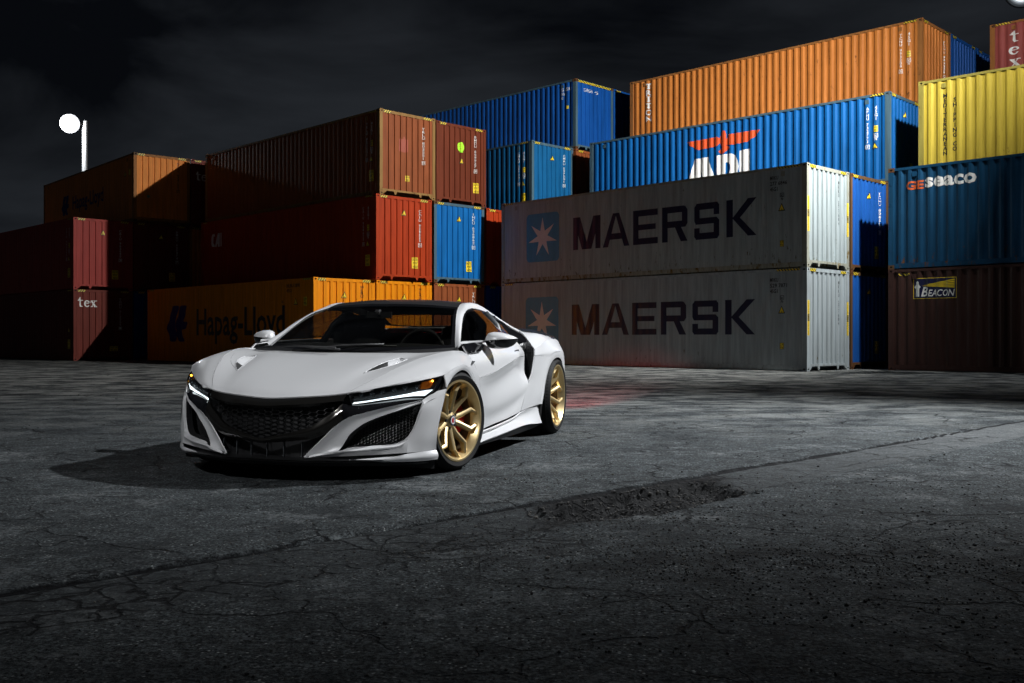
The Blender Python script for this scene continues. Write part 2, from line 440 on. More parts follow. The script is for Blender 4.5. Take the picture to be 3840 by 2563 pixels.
def id_polys(s, u, vt, vb, w=.085):
    body, chk = s.rsplit(' ', 1)
    n = len(s.replace('[', '')); hh = (vt-vb)/n
    L_ = [txt(body, u-w/2, vb+hh*1.7, u+w/2, vt, .016, True)]
    return L_[0], txt(chk, u-w*.4, vb+.012, u+w*.4, vb+hh*.95, .014), [(u-w*.65, vb-.012), (u+w*.65, vb-.012), (u+w*.65, vb+hh*1.12), (u-w*.65, vb+hh*1.12)]
def end_marks(t, ident, mat=None, tri=True, yel=True, vt=2.5, vb=1.22, haz=True):
    mat = mat or M_WHT
    if ident:
        a, c, bx = id_polys(ident, 1.92, vt, vb)
        fr = ribbon(bx+[bx[0], bx[1]], .012)
        drape('number_lettering', [(a, mat, .006), (c, mat, .006), (fr, mat, .0055)], 'e', t)
    if tri: drape('warning_label', tri_label(1.09, 2.24, .22, .22), 'e', t)
    if yel: drape('caution_label', caution(1.57, .45, 1.84, .83), 'e', t)
    if haz:
        drape('hazard_stripes', [(rect(.17, 2.790, .47, 2.872), M_HAZ, .0005)], 'E', t); drape('hazard_stripes', [(rect(1.93, 2.790, 2.25, 2.872), M_HAZ, .0005)], 'E', t)
def side_marks(t, ident, mat=None, tri=True, yel=True, size='45G1', box=True):
    mat = mat or M_WHT
    if ident:
        a, c, bx = id_polys(ident, -.73, 2.5, 1.18)
        drape('number_lettering', [(a, mat, .006), (c, mat, .006), (ribbon(bx+[bx[0], bx[1]], .012), mat, .0055)], 's', t)
        drape('size_lettering', [(txt(size, -.45-.045, 2.05, -.45+.045, 2.5, .016, True), mat, .006)], 's', t)
        drape('stencil_mark', [(ribbon([(-.52,1.50),(-.40,1.50),(-.40,1.63),(-.52,1.63),(-.52,1.49)], .012)+txt('ic', -.50, 1.52, -.42, 1.61, .02)+txt('70', -.5, 1.41, -.42, 1.48, .02), mat, .006)], 's', t)
    L_ = []
    if box: drape('height_label', [(rect(-.515, 1.68, -.395, 1.88), M_YEL, .005), (txt('2.9m', -.505, 1.80, -.405, 1.86, .02)+txt("9'6\"", -.505, 1.70, -.405, 1.77, .02), M_BLK, .008)], 's', t)
    if tri: drape('warning_label', tri_label(-.60, 1.15, .22, .21), 's', t)
    if yel: drape('caution_label', caution(-.62, .48, -.36, .86), 's', t)
    drape('hazard_stripes', [(rect(-.62, 2.815, -.18, 2.872), M_HAZ, -.001)], 'S', t)

def container(x, y, deg, lev, mat, label, cat='shipping container', group=None, fmat=None, emat=None, cmat=None, gz=GZ, flat=False, ft20=False):
    t = empty('shipping_container', (x, y, gz+lev*CH), R(deg))
    tag(t, label, cat, group)
    if flat: t['_flat'] = 1
    if ft20: t['_len'] = 20
    CL = 6.096 if ft20 else 12.192
    mside = ME_SIDE2 if ft20 else (ME_FLAT if flat else ME_SIDE)
    fm = fmat or mat; em = emat or mat; cm = cmat or fm
    def inst(me, name, mats, mat4=None):
        o = bpy.data.objects.new(name, me); link(o, t)
        for i, m in enumerate(mats): o.material_slots[i].link = 'OBJECT'; o.material_slots[i].material = m
        if mat4 is not None: o.matrix_local = mat4
        return o
    inst(ME_FRAME2 if ft20 else ME_FRAME, 'frame', [fm])
    inst(mside, 'side_panel', [mat]); inst(mside, 'side_panel', [mat], Matrix.Translation((CW, CL, 0)) @ Matrix.Rotation(math.pi, 4, 'Z'))
    inst(ME_END, 'end_panel', [em]); inst(ME_END, 'end_panel', [em], Matrix.Translation((CW, CL, 0)) @ Matrix.Rotation(math.pi, 4, 'Z'))
    inst(ME_ROOF2 if ft20 else ME_ROOF, 'roof_panel', [M_RFP])
    S = lambda a, b, c: Matrix.Diagonal((a, b, c, 1))
    for fx in (0, 1):
        for fy in (0, 1):
            for fz in (0, 1):
                m4 = Matrix.Translation((-.003 if not fx else CW+.003, -.003 if not fy else CL+.003, 0 if not fz else CH)) @ S(-1 if fx else 1, -1 if fy else 1, -1 if fz else 1)
                inst(ME_CAST, 'corner_casting', [cm, M_HOLE], m4)
    return t
P = lambda n, c, **k: paint(n, c, **k)
M_TRLU = P('paint_faded_red_brown', (.28, .078, .026), rust=.38, fade=.25)
M_TRLUF = P('paint_worn_ochre', (.30, .17, .055), rust=.55)
M_BMOU = P('paint_maroon', (.150, .033, .014), rust=.12)
M_CAIU = P('paint_red_oxide', (.40, .042, .008), rust=.12)
M_INKU = P('paint_bright_blue', (.004, .135, .42), rust=.15)
M_INKUF = P('paint_weathered_blue_grey', (.07, .13, .17), rust=.3)
M_HAPAG = P('paint_orange', (.84, .275, .002), rust=.24, fade=.06)
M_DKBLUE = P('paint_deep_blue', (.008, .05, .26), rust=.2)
M_CMAU = P('paint_steel_blue', (.007, .115, .29), rust=.2)
M_GBLUE = P('paint_royal_blue', (.006, .080, .34), rust=.3)
M_TRITON = P('paint_faded_orange', (.62, .215, .045), rust=.62, fade=.14)
M_TRITF = P('paint_rusty_orange', (.36, .15, .045), rust=.75)
M_APL = P('paint_blue_line', (.005, .115, .37), rust=.32)
M_MSC = P('paint_mustard', (.52, .40, .05), rust=.42, fade=.1)
M_MSCF = P('paint_worn_mustard', (.30, .26, .06), rust=.55)
M_MAER = P('paint_light_grey', (.38, .45, .47), rust=.52, fade=.08, rustcol=(.10,.075,.02))
M_MAERF = P('paint_grey_worn', (.33, .35, .30), rust=.62, rustcol=(.16,.10,.02))
M_MAER2 = P('paint_light_grey_clean', (.37, .43, .46), rust=.38, fade=.06, rustcol=(.10,.075,.02))
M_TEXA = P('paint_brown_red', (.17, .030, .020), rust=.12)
M_CAI2 = P('paint_plum_red', (.38, .052, .042), rust=.1)
M_OLDOR = P('paint_old_orange', (.82, .28, .05), rust=.42, fade=.2)
M_ORF = P('paint_old_orange_frame', (.34, .14, .035), rust=.6)
M_BEAC = P('paint_dark_brown', (.060, .030, .026), rust=.3)
M_SEACO = P('paint_sea_blue', (.008, .060, .135), rust=.5, fade=.25)
M_TEXR = P('paint_rose_red', (.36, .085, .075), rust=.2)
M_RUSTF = P('paint_rust_frame', (.12, .07, .035), rust=.8)
M_BLUEB = P('paint_mid_blue', (.012, .10, .40), rust=.22)

M_RFP = P('paint_dull_roof', (.055, .052, .05), rust=.6)
def row(x, y, deg, k, gap=2.49):
    return x+math.cos(R(deg))*gap*k, y+math.sin(R(deg))*gap*k, deg
GL, GM, GR = 'containers stacked at the left', 'containers stacked in the middle', 'containers stacked at the right'
# --- left block
A = (-17.62, 40.43, 44.73); B = row(*A, 1); Cc = row(*A, 2)
c_tex = container(*A, 0, M_TEXA, 'dark red container with white tex letters, under the plum red one', flat=True, group=GL, fmat=M_TEXA)
c_cai2 = container(*A, 1, M_CAI2, 'plum red container at the far left, on top of the one lettered tex', flat=True, group=GL)
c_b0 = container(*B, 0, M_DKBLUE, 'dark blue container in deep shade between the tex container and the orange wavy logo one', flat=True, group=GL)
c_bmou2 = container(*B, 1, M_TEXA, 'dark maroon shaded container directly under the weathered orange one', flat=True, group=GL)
c_oran = container(-15.8, 42.02, 41.2, 2, M_OLDOR, 'weathered orange container topmost in the left stack, in front of the lamp pole', flat=True, group=GL, fmat=M_ORF, cmat=M_RUSTF)
c_tex2 = container(*row(-15.8, 42.02, 41.2, 1), 2, M_TEXA, 'dark maroon container with white tex letters right of the weathered orange one', flat=True, group=GL)
c_c1 = container(*Cc, 1, M_OLDOR, 'shaded dull orange container mostly hidden left of the letters CAI', flat=True, group=GL, fmat=M_ORF)
# --- middle block
HA = (-6.39, 32.40, 44.27)
c_hapag = container(*HA, 0, M_HAPAG, 'bright orange container with blue wave emblem, black writing and lit end, beside the car', flat=True, group=GM)
c_hlxu = container(*row(*HA, 1, 2.50), 0, M_HAPAG, 'orange container behind the car roof, under the red oxide one', flat=True, group=GM)
c_tr0 = container(*row(*HA, 2, 2.52), 0, M_TRLU, 'brown container at ground level right of the two orange ones', flat=True, group=GM)
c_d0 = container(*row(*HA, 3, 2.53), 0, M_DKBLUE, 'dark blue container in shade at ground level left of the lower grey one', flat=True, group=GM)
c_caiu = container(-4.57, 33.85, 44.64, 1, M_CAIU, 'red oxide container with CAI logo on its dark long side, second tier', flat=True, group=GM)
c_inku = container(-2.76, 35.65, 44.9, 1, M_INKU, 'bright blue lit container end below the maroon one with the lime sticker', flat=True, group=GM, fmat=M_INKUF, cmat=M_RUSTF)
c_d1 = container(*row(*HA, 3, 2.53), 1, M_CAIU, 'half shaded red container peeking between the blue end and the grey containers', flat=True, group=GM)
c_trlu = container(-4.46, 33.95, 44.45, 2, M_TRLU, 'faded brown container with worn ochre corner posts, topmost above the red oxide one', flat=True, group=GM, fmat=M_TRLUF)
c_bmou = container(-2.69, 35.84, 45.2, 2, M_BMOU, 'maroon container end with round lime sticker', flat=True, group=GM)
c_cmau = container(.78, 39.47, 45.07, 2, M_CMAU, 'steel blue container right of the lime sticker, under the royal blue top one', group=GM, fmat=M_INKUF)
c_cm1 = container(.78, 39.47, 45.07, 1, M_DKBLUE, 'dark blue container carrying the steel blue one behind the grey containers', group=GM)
c_gblue = container(2.62, 41.29, 45.69, 3, M_GBLUE, 'royal blue container with striped yellow edge, highest left of the faded orange one', group=GM, fmat=M_INKUF, cmat=M_RUSTF)
c_g2 = container(*row(2.62, 41.29, 45.69, 1), 3, M_GBLUE, 'dark blue container in shade just left of the TRITON lettering', group=GM)
c_f2 = container(2.62, 41.29, 45.69, 2, M_TRLU, 'brown container glimpsed below the royal blue top container', group=GM)
# --- right of centre
MA = (8.16, 27.83, 44.47)
c_m0 = container(*MA, 0, M_MAER2, 'light grey container with star emblem standing on the ground, lower of the grey pair', flat=True, group=GR, fmat=M_MAER2)
c_m1 = container(*MA, 1, M_MAER, 'light grey rust streaked container with star emblem, upper of the grey pair', flat=True, group=GR, fmat=M_MAERF)
M2 = row(*MA, 1, 2.53)
c_b20 = container(*M2, 0, M_BLUEB, 'blue container with rusty post in deep shade, ground level right of the grey pair', flat=True, group=GR, fmat=M_RUSTF)
c_b21 = container(*M2, 1, M_BLUEB, 'blue container with half lit end right of the upper grey one', flat=True, group=GR, fmat=M_RUSTF)
c_apl = container(11.87, 31.61, 46.03, 2, M_APL, 'blue container with red eagle and white letters', group=GR, fmat=M_INKUF)
c_tri = container(13.64, 33.45, 45.63, 3, M_TRITON, 'faded orange rust scarred container with white vertical TRITON letters, top tier', group=GR, fmat=M_TRITF)
c_t5 = container(*row(13.64, 33.45, 45.63, 1), 3, M_BLUEB, 'blue container end right behind the faded orange top one', group=GR)
c_t6 = container(*row(13.64, 33.45, 45.63, 2), 3, M_BLUEB, 'blue container in the top tier touching the rose red one', group=GR)
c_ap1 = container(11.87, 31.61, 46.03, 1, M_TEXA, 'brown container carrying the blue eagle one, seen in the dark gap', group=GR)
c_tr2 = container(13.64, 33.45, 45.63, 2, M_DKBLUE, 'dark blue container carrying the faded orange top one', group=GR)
# --- near right block
SE = (10.82+math.sin(R(45))*C20, 28.93-math.cos(R(45))*C20, 45.0)
c_beac = container(*SE, 0, M_BEAC, 'dark brown container with lighthouse sign, ground level at the right edge', ft20=True, group=GR)
c_seaco = container(*SE, 1, M_SEACO, 'sea blue container with GE seaco lettering above the lighthouse sign', ft20=True, group=GR, fmat=M_SEACO, cmat=M_RUSTF)
_t = R(46.5); MS = (12.32+math.sin(_t)*C20, 30.5-math.cos(_t)*C20, 46.5)
c_msc = container(*MS, 2, M_MSC, 'mustard yellow container with black vertical lettering', ft20=True, group=GR, fmat=M_MSCF)
_t = R(46.0); TX = (16.28+math.sin(_t)*C20, 34.27-math.cos(_t)*C20, 46.0)
c_texr = container(*TX, 3, M_TEXR, 'rose red container with large white tex letters at the top right corner', ft20=True, group=GR, fmat=M_TRITF)
c_ms1 = container(*MS, 1, M_TEXA, 'brown container carrying the mustard yellow one, behind the sea blue one', ft20=True, group=GR)
c_tx2 = container(*row(*TX, -1), 2, M_CMAU, 'steel blue container behind the mustard yellow one', ft20=True, group=GR)

# --- lettering
HL = M_BLK
def logo_hapag(u0, v0, w, h):
    # two waving ribbons and a side flag
    a = [(.30,1),(.62,1),(.60,.90),(.50,.74),(.44,.60),(.44,.36),(.52,.22),(.48,.0),(.16,.0),(.14,.18),(0,.34),(.02,.46),(.14,.58),(.18,.76),(.26,.90)]
    b = [(.66,1.0),(1.0,1.0),(.94,.86),(.92,.72),(.80,.55),(1.04,.55),(.94,.34),(.74,.34),(.78,.16),(.90,0),(.60,0),(.50,.16),(.50,.30),(.44,.42),(.46,.56),(.58,.72),(.62,.86)]
    return [[(u0+x*w, v0+y*h) for x, y in q] for q in (a, b)]
# bezier-ish smooth: subdivide outlines once
def chaikin(q, n=2):
    for _ in range(n):
        o = []
        for i in range(len(q)):
            p, r = q[i], q[(i+1) % len(q)]
            o += [(p[0]*.8+r[0]*.2, p[1]*.8+r[1]*.2), (p[0]*.2+r[0]*.8, p[1]*.2+r[1]*.8)]
        q = o
    return q
drape('emblem', [([chaikin(q, 1)], M_HLBLUE, .005+.001*i) for i, q in enumerate(logo_hapag(-10.46, .78, 1.72, 1.40))], 's', c_hapag)
drape('lettering', [(txt('Hapag-Lloyd', -7.97, .70, -1.74, 2.02, .018), HL, .005)], 's', c_hapag)
drape('number_lettering', [(txt('HLBU 2890 1', -1.62, 2.60, -.69, 2.72, .014), HL, .005)], 's', c_hapag); drape('size_lettering', [(txt('45G1', -1.62, 2.44, -1.30, 2.56, .014), HL, .005)], 's', c_hapag); drape('stencil_mark', [(txt('ic', -1.92, 2.1, -1.82, 2.2, .02), HL, .005)], 's', c_hapag)
drape('warning_label', tri_label(-1.20, 2.02, .26, .24), 's', c_hapag)
drape('height_label', [(rect(-.60, 1.98, -.40, 2.27), M_YEL, .005), (txt('2.9', -.58, 2.15, -.42, 2.24, .02)+txt("9'6", -.58, 2.01, -.42, 2.11, .02), M_BLK, .008)], 's', c_hapag)
drape('hazard_stripes', [(rect(-12.0, 2.815, -11.6, 2.872), M_HAZ, -.001)], 'S', c_hapag); drape('hazard_stripes', [(rect(-.62, 2.815, -.18, 2.872), M_HAZ, -.001)], 'S', c_hapag)
end_marks(c_hapag, 'HLBU 289045 1', M_BLK, yel=False, vt=2.68, vb=1.4)
end_marks(c_hlxu, 'HLXU 625315 4', M_BLK, yel=False, vt=2.68, vb=1.4)
end_marks(c_tr0, 'TRLU 701286 3', vt=2.6, vb=1.35)
end_marks(c_d0, None, tri=False, yel=False); end_marks(c_d1, None)
side_marks(c_trlu, 'TRLU 803551 0', M_GRYW); end_marks(c_trlu, 'TRLU 803551 0', tri=False, yel=False)
drape('caution_label', caution(1.12, .55, 1.28, .74, ('CAUTION', 'HIGH')), 'e', c_trlu)
drape('repair_patch', [([[(.85, 1.56), (1.0, 1.53), (1.21, 1.55), (1.22, 1.98), (1.12, 2.0), (1.11, 2.08), (1.03, 2.08), (1.02, 1.99), (.86, 1.97)]], M_PATCH, .0035)], 'e', c_trlu)
end_marks(c_bmou, 'BMOU 669927 9', tri=False, yel=False, vt=2.6, vb=1.24)
drape('warning_label', tri_label(1.12, 1.49, .20, .22), 'e', c_bmou)
drape('caution_label', caution(1.82, .49, 2.10, .86), 'e', c_bmou)
drape('round_sticker', [([arc(1.205, 2.10, .165, .175, 0, 345, 22)], M_LIME, .006), (rect(1.15, 1.90, 1.27, 1.96), M_LIME, .006), (txt('Hi Cube', 1.12, 2.16, 1.30, 2.20, .01)+txt('9ft 6 high', 1.10, 2.08, 1.32, 2.13, .01)+txt('max', 1.16, 2.01, 1.26, 2.05, .01), M_ORED, .009)], 'e', c_bmou)
side_marks(c_caiu, 'CAIU 958625 5', M_GRYW); end_marks(c_caiu, 'CAIU 958625 5')
# CAI logo
def cai(u0, v0, w, h):
    o = [(.30,1.0),(.38,.80),(.22,.80),(.20,.30),(.34,.16),(.32,0),(.06,.06),(0,.30),(.02,.78),(.10,.96)]
    a = [(.36,0),(.50,0),(.56,.22),(.64,.22),(.64,0),(.82,0),(.82,1.0),(.66,1.0),(.52,.7)]
    i = [(.90,0),(1,0),(1,1),(.90,1)]
    return [[(u0+x*w, v0+y*h) for x, y in q] for q in (o, a, i)]
drape('lettering', [(cai(-11.33, 1.79, .86, .56), M_GRYW, .005)], 's', c_caiu)
drape('hazard_stripes', [(rect(-12.0, 2.815, -11.7, 2.872), M_HAZ, -.001)], 'S', c_caiu)
end_marks(c_inku, 'INKU 626862 5', vt=2.62, vb=1.3)
side_marks(c_cmau, 'CMAU 597201 5', M_GRYW); end_marks(c_cmau, 'CMAU 597201 5', vt=2.56, vb=1.26)
# royal blue: full striped header and faint letters
drape('hazard_stripes', [(rect(.17, 2.782, 2.27, 2.872), M_HAZ, .0005)], 'E', c_gblue)
drape('number_lettering', [(txt('GESU', -.85, 2.47, -.24, 2.60, .01)+txt('4506', -.85, 2.30, -.60, 2.42, .01)+txt('42', -.82, 2.14, -.70, 2.25, .01), M_GRYW, .005)], 's', c_gblue)
drape('height_label', [(rect(-.51, 1.71, -.41, 1.85), M_YEL, .005)], 's', c_gblue)
drape('number_lettering', [(txt('GESU 45', .52, 2.46, 1.44, 2.59), M_GRYW, .005)], 'e', c_gblue)
end_marks(c_g2, None, tri=True, yel=False); end_marks(c_f2, None, tri=False, yel=False)
# left block
drape('emblem', [([chaikin(q, 1)], M_HLBLUE, .005+.001*i) for i, q in enumerate(logo_hapag(-9.35, 1.05, 1.05, .92))], 's', c_oran)
drape('lettering', [(txt('Hapag-Lloyd', -7.75, 1.02, -3.6, 1.86, .018), M_HLBLUE, .005)], 's', c_oran)
drape('warning_label', tri_label(-1.10, 2.0, .24, .22), 's', c_oran)
drape('height_label', [(rect(-.56, 2.0, -.38, 2.24), M_YEL, .005)], 's', c_oran)
end_marks(c_oran, 'HLXU 634152 7', M_BLK, tri=False, yel=False, vt=2.67, vb=1.39)
drape('small_sticker', [(rect(.58, 1.05, .68, 1.16), simple('sticker_green', (.12,.3,.18), .5), .006)], 'e', c_oran)
side_marks(c_cai2, 'CAIU 962640 3', M_GRYW); end_marks(c_cai2, 'CAIU 962640 3', vt=2.5, vb=1.2)
end_marks(c_bmou2, 'BMOU 665474 7', M_GRYW, vt=2.64, vb=1.24)
end_marks(c_tex, 'TGHU 912565 1', M_GRYW, tri=False, yel=False, vt=2.56, vb=1.27)
drape('caution_label', caution(1.47, .38, 1.83, .59, ('CAUTION', '9ft 6in')), 'e', c_tex)
side_marks(c_tex, None, tri=True, box=False)
end_marks(c_b0, None, tri=False, yel=False); end_marks(c_tex2, None, tri=False, yel=False); end_marks(c_c1, None, tri=False, yel=False)
def tex(u0, v0, w, h):
    """serif t e x in a unit box"""
    q = []
    q += ribbon([(.13,.98),(.13,.18),(.17,.06),(.27,.05)], [.05,.10,.10,.05]); q += [[(0,.62),(.28,.62),(.28,.70),(0,.70)], [(.02,.70),(.13,.70),(.13,1.0),(.09,.92)]]
    q += ribbon(arc(.49,.34,.13,.30,12,330,16), [.05]+[.09]*14+[.06]*2); q += [[(.39,.36),(.61,.36),(.61,.43),(.39,.43)]]
    q += ribbon([(.71,.64),(.93,.04)], .115); q += ribbon([(.92,.64),(.72,.04)], .045)
    q += [[(.66,.61),(.83,.61),(.83,.67),(.66,.67)], [(.87,.61),(1.0,.61),(1.0,.67),(.87,.67)], [(.66,.0),(.80,.0),(.80,.06),(.66,.06)], [(.85,.0),(1.0,.0),(1.0,.06),(.85,.06)]]
    return [[(u0+x*w, v0+y*h) for x, y in p] for p in q]
drape('lettering', [(tex(.17, 2.18, .78, .40), M_WHT, .005)], 'e', c_tex)
drape('lettering', [(tex(.22, 2.00, .80, .40), M_WHT, .005)], 'e', c_tex2)
# large star containers
MAE = {
 'M': ribbon([(.09,0),(.09,1)], .18)+ribbon([(.91,0),(.91,1)], .18)+[[(.0,1),(.26,1),(.57,.0),(.43,.0),(.33,0)], [(1,1),(.74,1),(.43,.0),(.57,.0),(.67,0)]],
 'A': [[(0,0),(.20,0),(.50,.92),(.50,1),(.38,1)], [(1,0),(.80,0),(.50,.92),(.50,1),(.62,1)], [(.24,.22),(.76,.22),(.70,.40),(.30,.40)]],
 'E': [[(0,0),(.22,0),(.22,1),(0,1)], [(0,0),(1,0),(1,.18),(0,.18)], [(0,.42),(.92,.42),(.92,.58),(0,.58)], [(0,.82),(1,.82),(1,1),(0,1)]],
 'R': [[(0,0),(.22,0),(.22,1),(0,1)], [(0,.82),(.82,.82),(.95,.88),(.86,1),(0,1)], [(.78,.45),(1,.50),(1,.88),(.90,1),(.78,.84)], [(0,.40),(.92,.40),(1,.50),(.86,.58),(0,.58)], [(.50,.42),(.74,.42),(1.0,0),(.74,0)]],
 'S': [[(.0,.52),(.22,.52),(.22,.84),(.10,1),(0,.9)], [(.06,.82),(.94,.82),(.94,1),(.08,1)], [(.78,.66),(1,.66),(1,.92),(.92,1),(.78,.9)], [(.06,.42),(.94,.42),(1,.5),(.90,.59),(.08,.59),(0,.52)], [(.78,.10),(.92,0),(1,.08),(1,.52),(.78,.50)], [(.06,.0),(.94,.0),(.94,.18),(.06,.18)], [(0,.08),(.08,0),(.22,.12),(.22,.32),(0,.32)]],
 'K': [[(0,0),(.22,0),(.22,1),(0,1)], [(.20,.50),(.72,1),(1,1),(.46,.50)], [(.20,.50),(.46,.50),(1,0),(.72,0)]],
}
def maersk(t, spans, v0, v1):
    L_ = []
    for ch, (a, b) in zip('MAERSK', spans):
        L_.append(([[(-a+x*(a-b), v0+y*(v1-v0)) for x, y in p] for p in MAE[ch]], M_NAVY, .005))
    # coincident overlaps inside one glyph: tiny separate lifts
    out = []
    for ly, (polys, m, lift) in enumerate(L_):
        for i, p in enumerate(polys): out.append(([p], m, lift+.0004*i))
    drape('lettering', out, 's', t)
def star_box(t, a, b, v0, v1, cy):
    r_ = .16; w = a-b
    box = arc(-a+r_, v0+r_, r_, r_, 180, 270, 5)+arc(-b-r_, v0+r_, r_, r_, 270, 360, 5)+arc(-b-r_, v1-r_, r_, r_, 0, 90, 5)+arc(-a+r_, v1-r_, r_, r_, 90, 180, 5)
    st = []; cx_ = -(a+b)/2; n = 7
    for i in range(2*n):
        rr = .70 if i % 2 == 0 else .24
        an = 90+i*180/n; st.append((cx_+rr*1.0*math.cos(R(an)), cy+rr*math.sin(R(an))))
    tris = [[st[i], st[(i+1) % 14], (cx_, cy)] for i in range(14)]
    drape('emblem', [([box], M_CYAN, .004), (tris, M_STARW, .006)], 's', t)
maersk(c_m1, [(8.70,7.49),(7.39,6.27),(6.12,5.14),(4.97,4.01),(3.76,2.87),(2.62,1.60)], 1.0, 2.09)
maersk(c_m0, [(8.76,7.54),(7.42,6.29),(6.16,5.19),(5.02,4.06),(3.83,2.90),(2.66,1.65)], 1.03, 2.05)
star_box(c_m1, 10.92, 9.35, .69, 2.38, 1.54); star_box(c_m0, 10.96, 9.38, .66, 2.35, 1.50)
for t_, num in ((c_m1, 'MRKU|277 6846|45G1'), (c_m0, 'MRKU|529 7871|45G1')):
    a_, b_, c_ = num.split('|')
    drape('number_lettering', [(txt(a_, -1.16, 2.52, -.90, 2.63, .014)+txt(b_, -1.16, 2.36, -.62, 2.47, .014)+txt(c_, -1.16, 2.20, -.92, 2.31, .014), M_BLK, .005)], 's', t_)
    drape('stencil_mark', [(ribbon([(-.84,2.02),(-.72,2.02),(-.72,2.12),(-.84,2.12),(-.84,2.015)], .012)+txt('ic', -.82, 2.03, -.75, 2.10, .02)+txt('70', -.82, 1.92, -.74, 1.99, .02), M_BLK, .005)], 's', t_)
    drape('warning_label', tri_label(-.90, 1.62, .22, .22), 's', t_)
    drape('height_label', [(rect(-.85, .61, -.72, .79), M_BLK, .004), (rect(-.84, .62, -.73, .78), M_YEL, .006), (txt('2.9', -.83, .71, -.74, .77, .02)+txt("9'6", -.83, .63, -.74, .69, .02), M_BLK, .008)], 's', t_)
    drape('hazard_stripes', [(rect(-.95, 2.815, -.22, 2.872), M_HAZ, -.001)], 'S', t_); drape('hazard_stripes', [(rect(-12.0, 2.815, -11.6, 2.872), M_HAZ, -.001)], 'S', t_)
    drape('number_lettering', [(txt('MRKU 277684', 1.86, 1.30, 1.92, 2.58, .012, True), M_BLK, .005)], 'e', t_)
    drape('hazard_stripes', [(rect(.17, 2.790, .50, 2.872), M_HAZ, .0005)], 'E', t_); drape('hazard_stripes', [(rect(1.93, 2.790, 2.25, 2.872), M_HAZ, .0005)], 'E', t_)
    for u_ in (.03, 2.30):
        drape('caution_strip', [(rect(u_, 1.0, u_+.10, 1.98), M_YEL, .0015), (rect(u_+.01, 1.40, u_+.09, 1.60), M_BLK, .003), (txt('CAUTION', u_+.03, 1.64, u_+.07, 1.95, .01, True)+txt('CONTAINER', u_+.03, 1.02, u_+.07, 1.37, .01, True), M_BLK, .003), (txt('HIGH', u_+.03, 1.42, u_+.07, 1.58, .01, True), M_YEL, .0045)], 'E', t_)
end_marks(c_b21, 'TCNU 804517 2', tri=True, yel=True); end_marks(c_b20, None, tri=True, yel=True)
# eagle line container
side_marks(c_apl, 'APHU 732773 2', yel=False); end_marks(c_apl, None, yel=True)
wingL = [(-7.60,2.30),(-7.52,2.31),(-6.30,2.33),(-6.22,2.28),(-6.20,2.10),(-6.30,2.0),(-6.55,1.98),(-7.1,1.96),(-7.25,2.02),(-7.35,2.10),(-7.5,2.17)]
wingR = [(-5.98,2.18),(-5.90,2.24),(-5.86,2.34),(-5.78,2.36),(-4.80,2.36),(-4.58,2.34),(-4.70,2.20),(-4.80,2.12),(-4.95,2.06),(-5.10,1.99),(-5.75,1.97),(-5.95,2.0)]
bodyE = [(-6.22,2.28),(-6.13,2.42),(-6.17,2.45),(-6.06,2.52),(-5.98,2.50),(-5.95,2.38),(-5.94,2.20),(-5.95,2.0),(-5.78,1.88),(-5.92,1.80),(-6.02,1.72),(-6.10,1.68),(-6.20,1.72),(-6.26,1.80),(-6.14,1.92),(-6.20,2.10)]
drape('emblem', [([wingL], M_RED, .005), ([wingR], M_RED, .0054), ([bodyE], M_RED, .0058)], 's', c_apl)
Aq = [[(-7.70,.25),(-7.15,.25),(-7.06,.72),(-6.97,1.18),(-6.97,1.65),(-7.28,1.64)], [(-6.20,.25),(-6.68,.25),(-6.84,.72),(-6.97,1.18),(-6.97,1.65),(-6.70,1.66)], [(-7.09,.58),(-6.78,.58),(-6.84,.74),(-7.06,.74)]]
Pq = [[(-6.32,.25),(-5.97,.25),(-5.97,1.67),(-6.32,1.66)], arc(-5.80,1.17,.37,.50,90,-90,14)+[(-5.97,.67),(-5.97,.96),(-5.90,.97)]+arc(-5.90,1.17,.14,.20,-80,80,8)+[(-5.90,1.37),(-5.97,1.38),(-5.97,1.67)]]
Lq = [[(-5.40,.25),(-5.02,.25),(-5.02,1.74),(-5.40,1.72)], [(-5.04,.25),(-4.70,.25),(-4.70,.55),(-5.04,.55)]]
Lq[0][2] = (-4.98,1.74)
out = []
for i, p in enumerate(Aq+Pq+Lq): out.append(([p], M_WHT, .005+.0004*i))
drape('lettering', out, 's', c_apl)
# orange vertical name
side_marks(c_tri, 'TCNU 993209 5', tri=False, yel=False); end_marks(c_tri, 'TCNU 993209 5', tri=False, yel=False)
def serif_v(s, u0, v0, u1, v1, bold):
    k = txt(s, u0, v0, u1, v1, bold, True); n = len(s); hh = (v1-v0)/n; w = u1-u0
    ex = []
    for i, ch in enumerate(s):
        t0 = v1-hh*i; b0 = t0-hh*.80
        if ch in 'TI': ex += rect(u0+w*.28, b0, u1-w*.28, b0+.03)
        if ch == 'I': ex += rect(u0+w*.22, t0-.03, u1-w*.22, t0)
        if ch in 'RN': ex += rect(u0, b0, u0+w*.42, b0+.03)
    return k, ex
k1, k2 = serif_v('TRITON', -11.42, 1.12, -11.08, 2.68, .03)
drape('lettering', [(k1, M_WHT, .005), (k2, M_WHT, .0056)], 's', c_tri)
end_marks(c_t5, None, tri=False, yel=False); end_marks(c_t6, None, tri=False, yel=False)
drape('lettering', [(txt('MEDITERRANEAN', -11.48, .58, -11.34, 2.42, .03, True), M_BLK, .005), (txt('SHIPPING CO', -11.20, .68, -11.06, 2.27, .03, True), M_BLK, .005)], 's', c_msc)
def vtex(u0, v0, w, h):
    q = tex(0, 0, 1, 1); out_ = []
    for p in q:
        cx_ = sum(a[0] for a in p)/len(p); i = 0 if cx_ < .3 else (1 if cx_ < .645 else 2)
        lo = (0, .35, .66)[i]
        out_.append([(u0+(x-lo)/.34*w, v0+h*(1-(i+1)/3)+y*h/3.15) for x, y in p])
    return out_
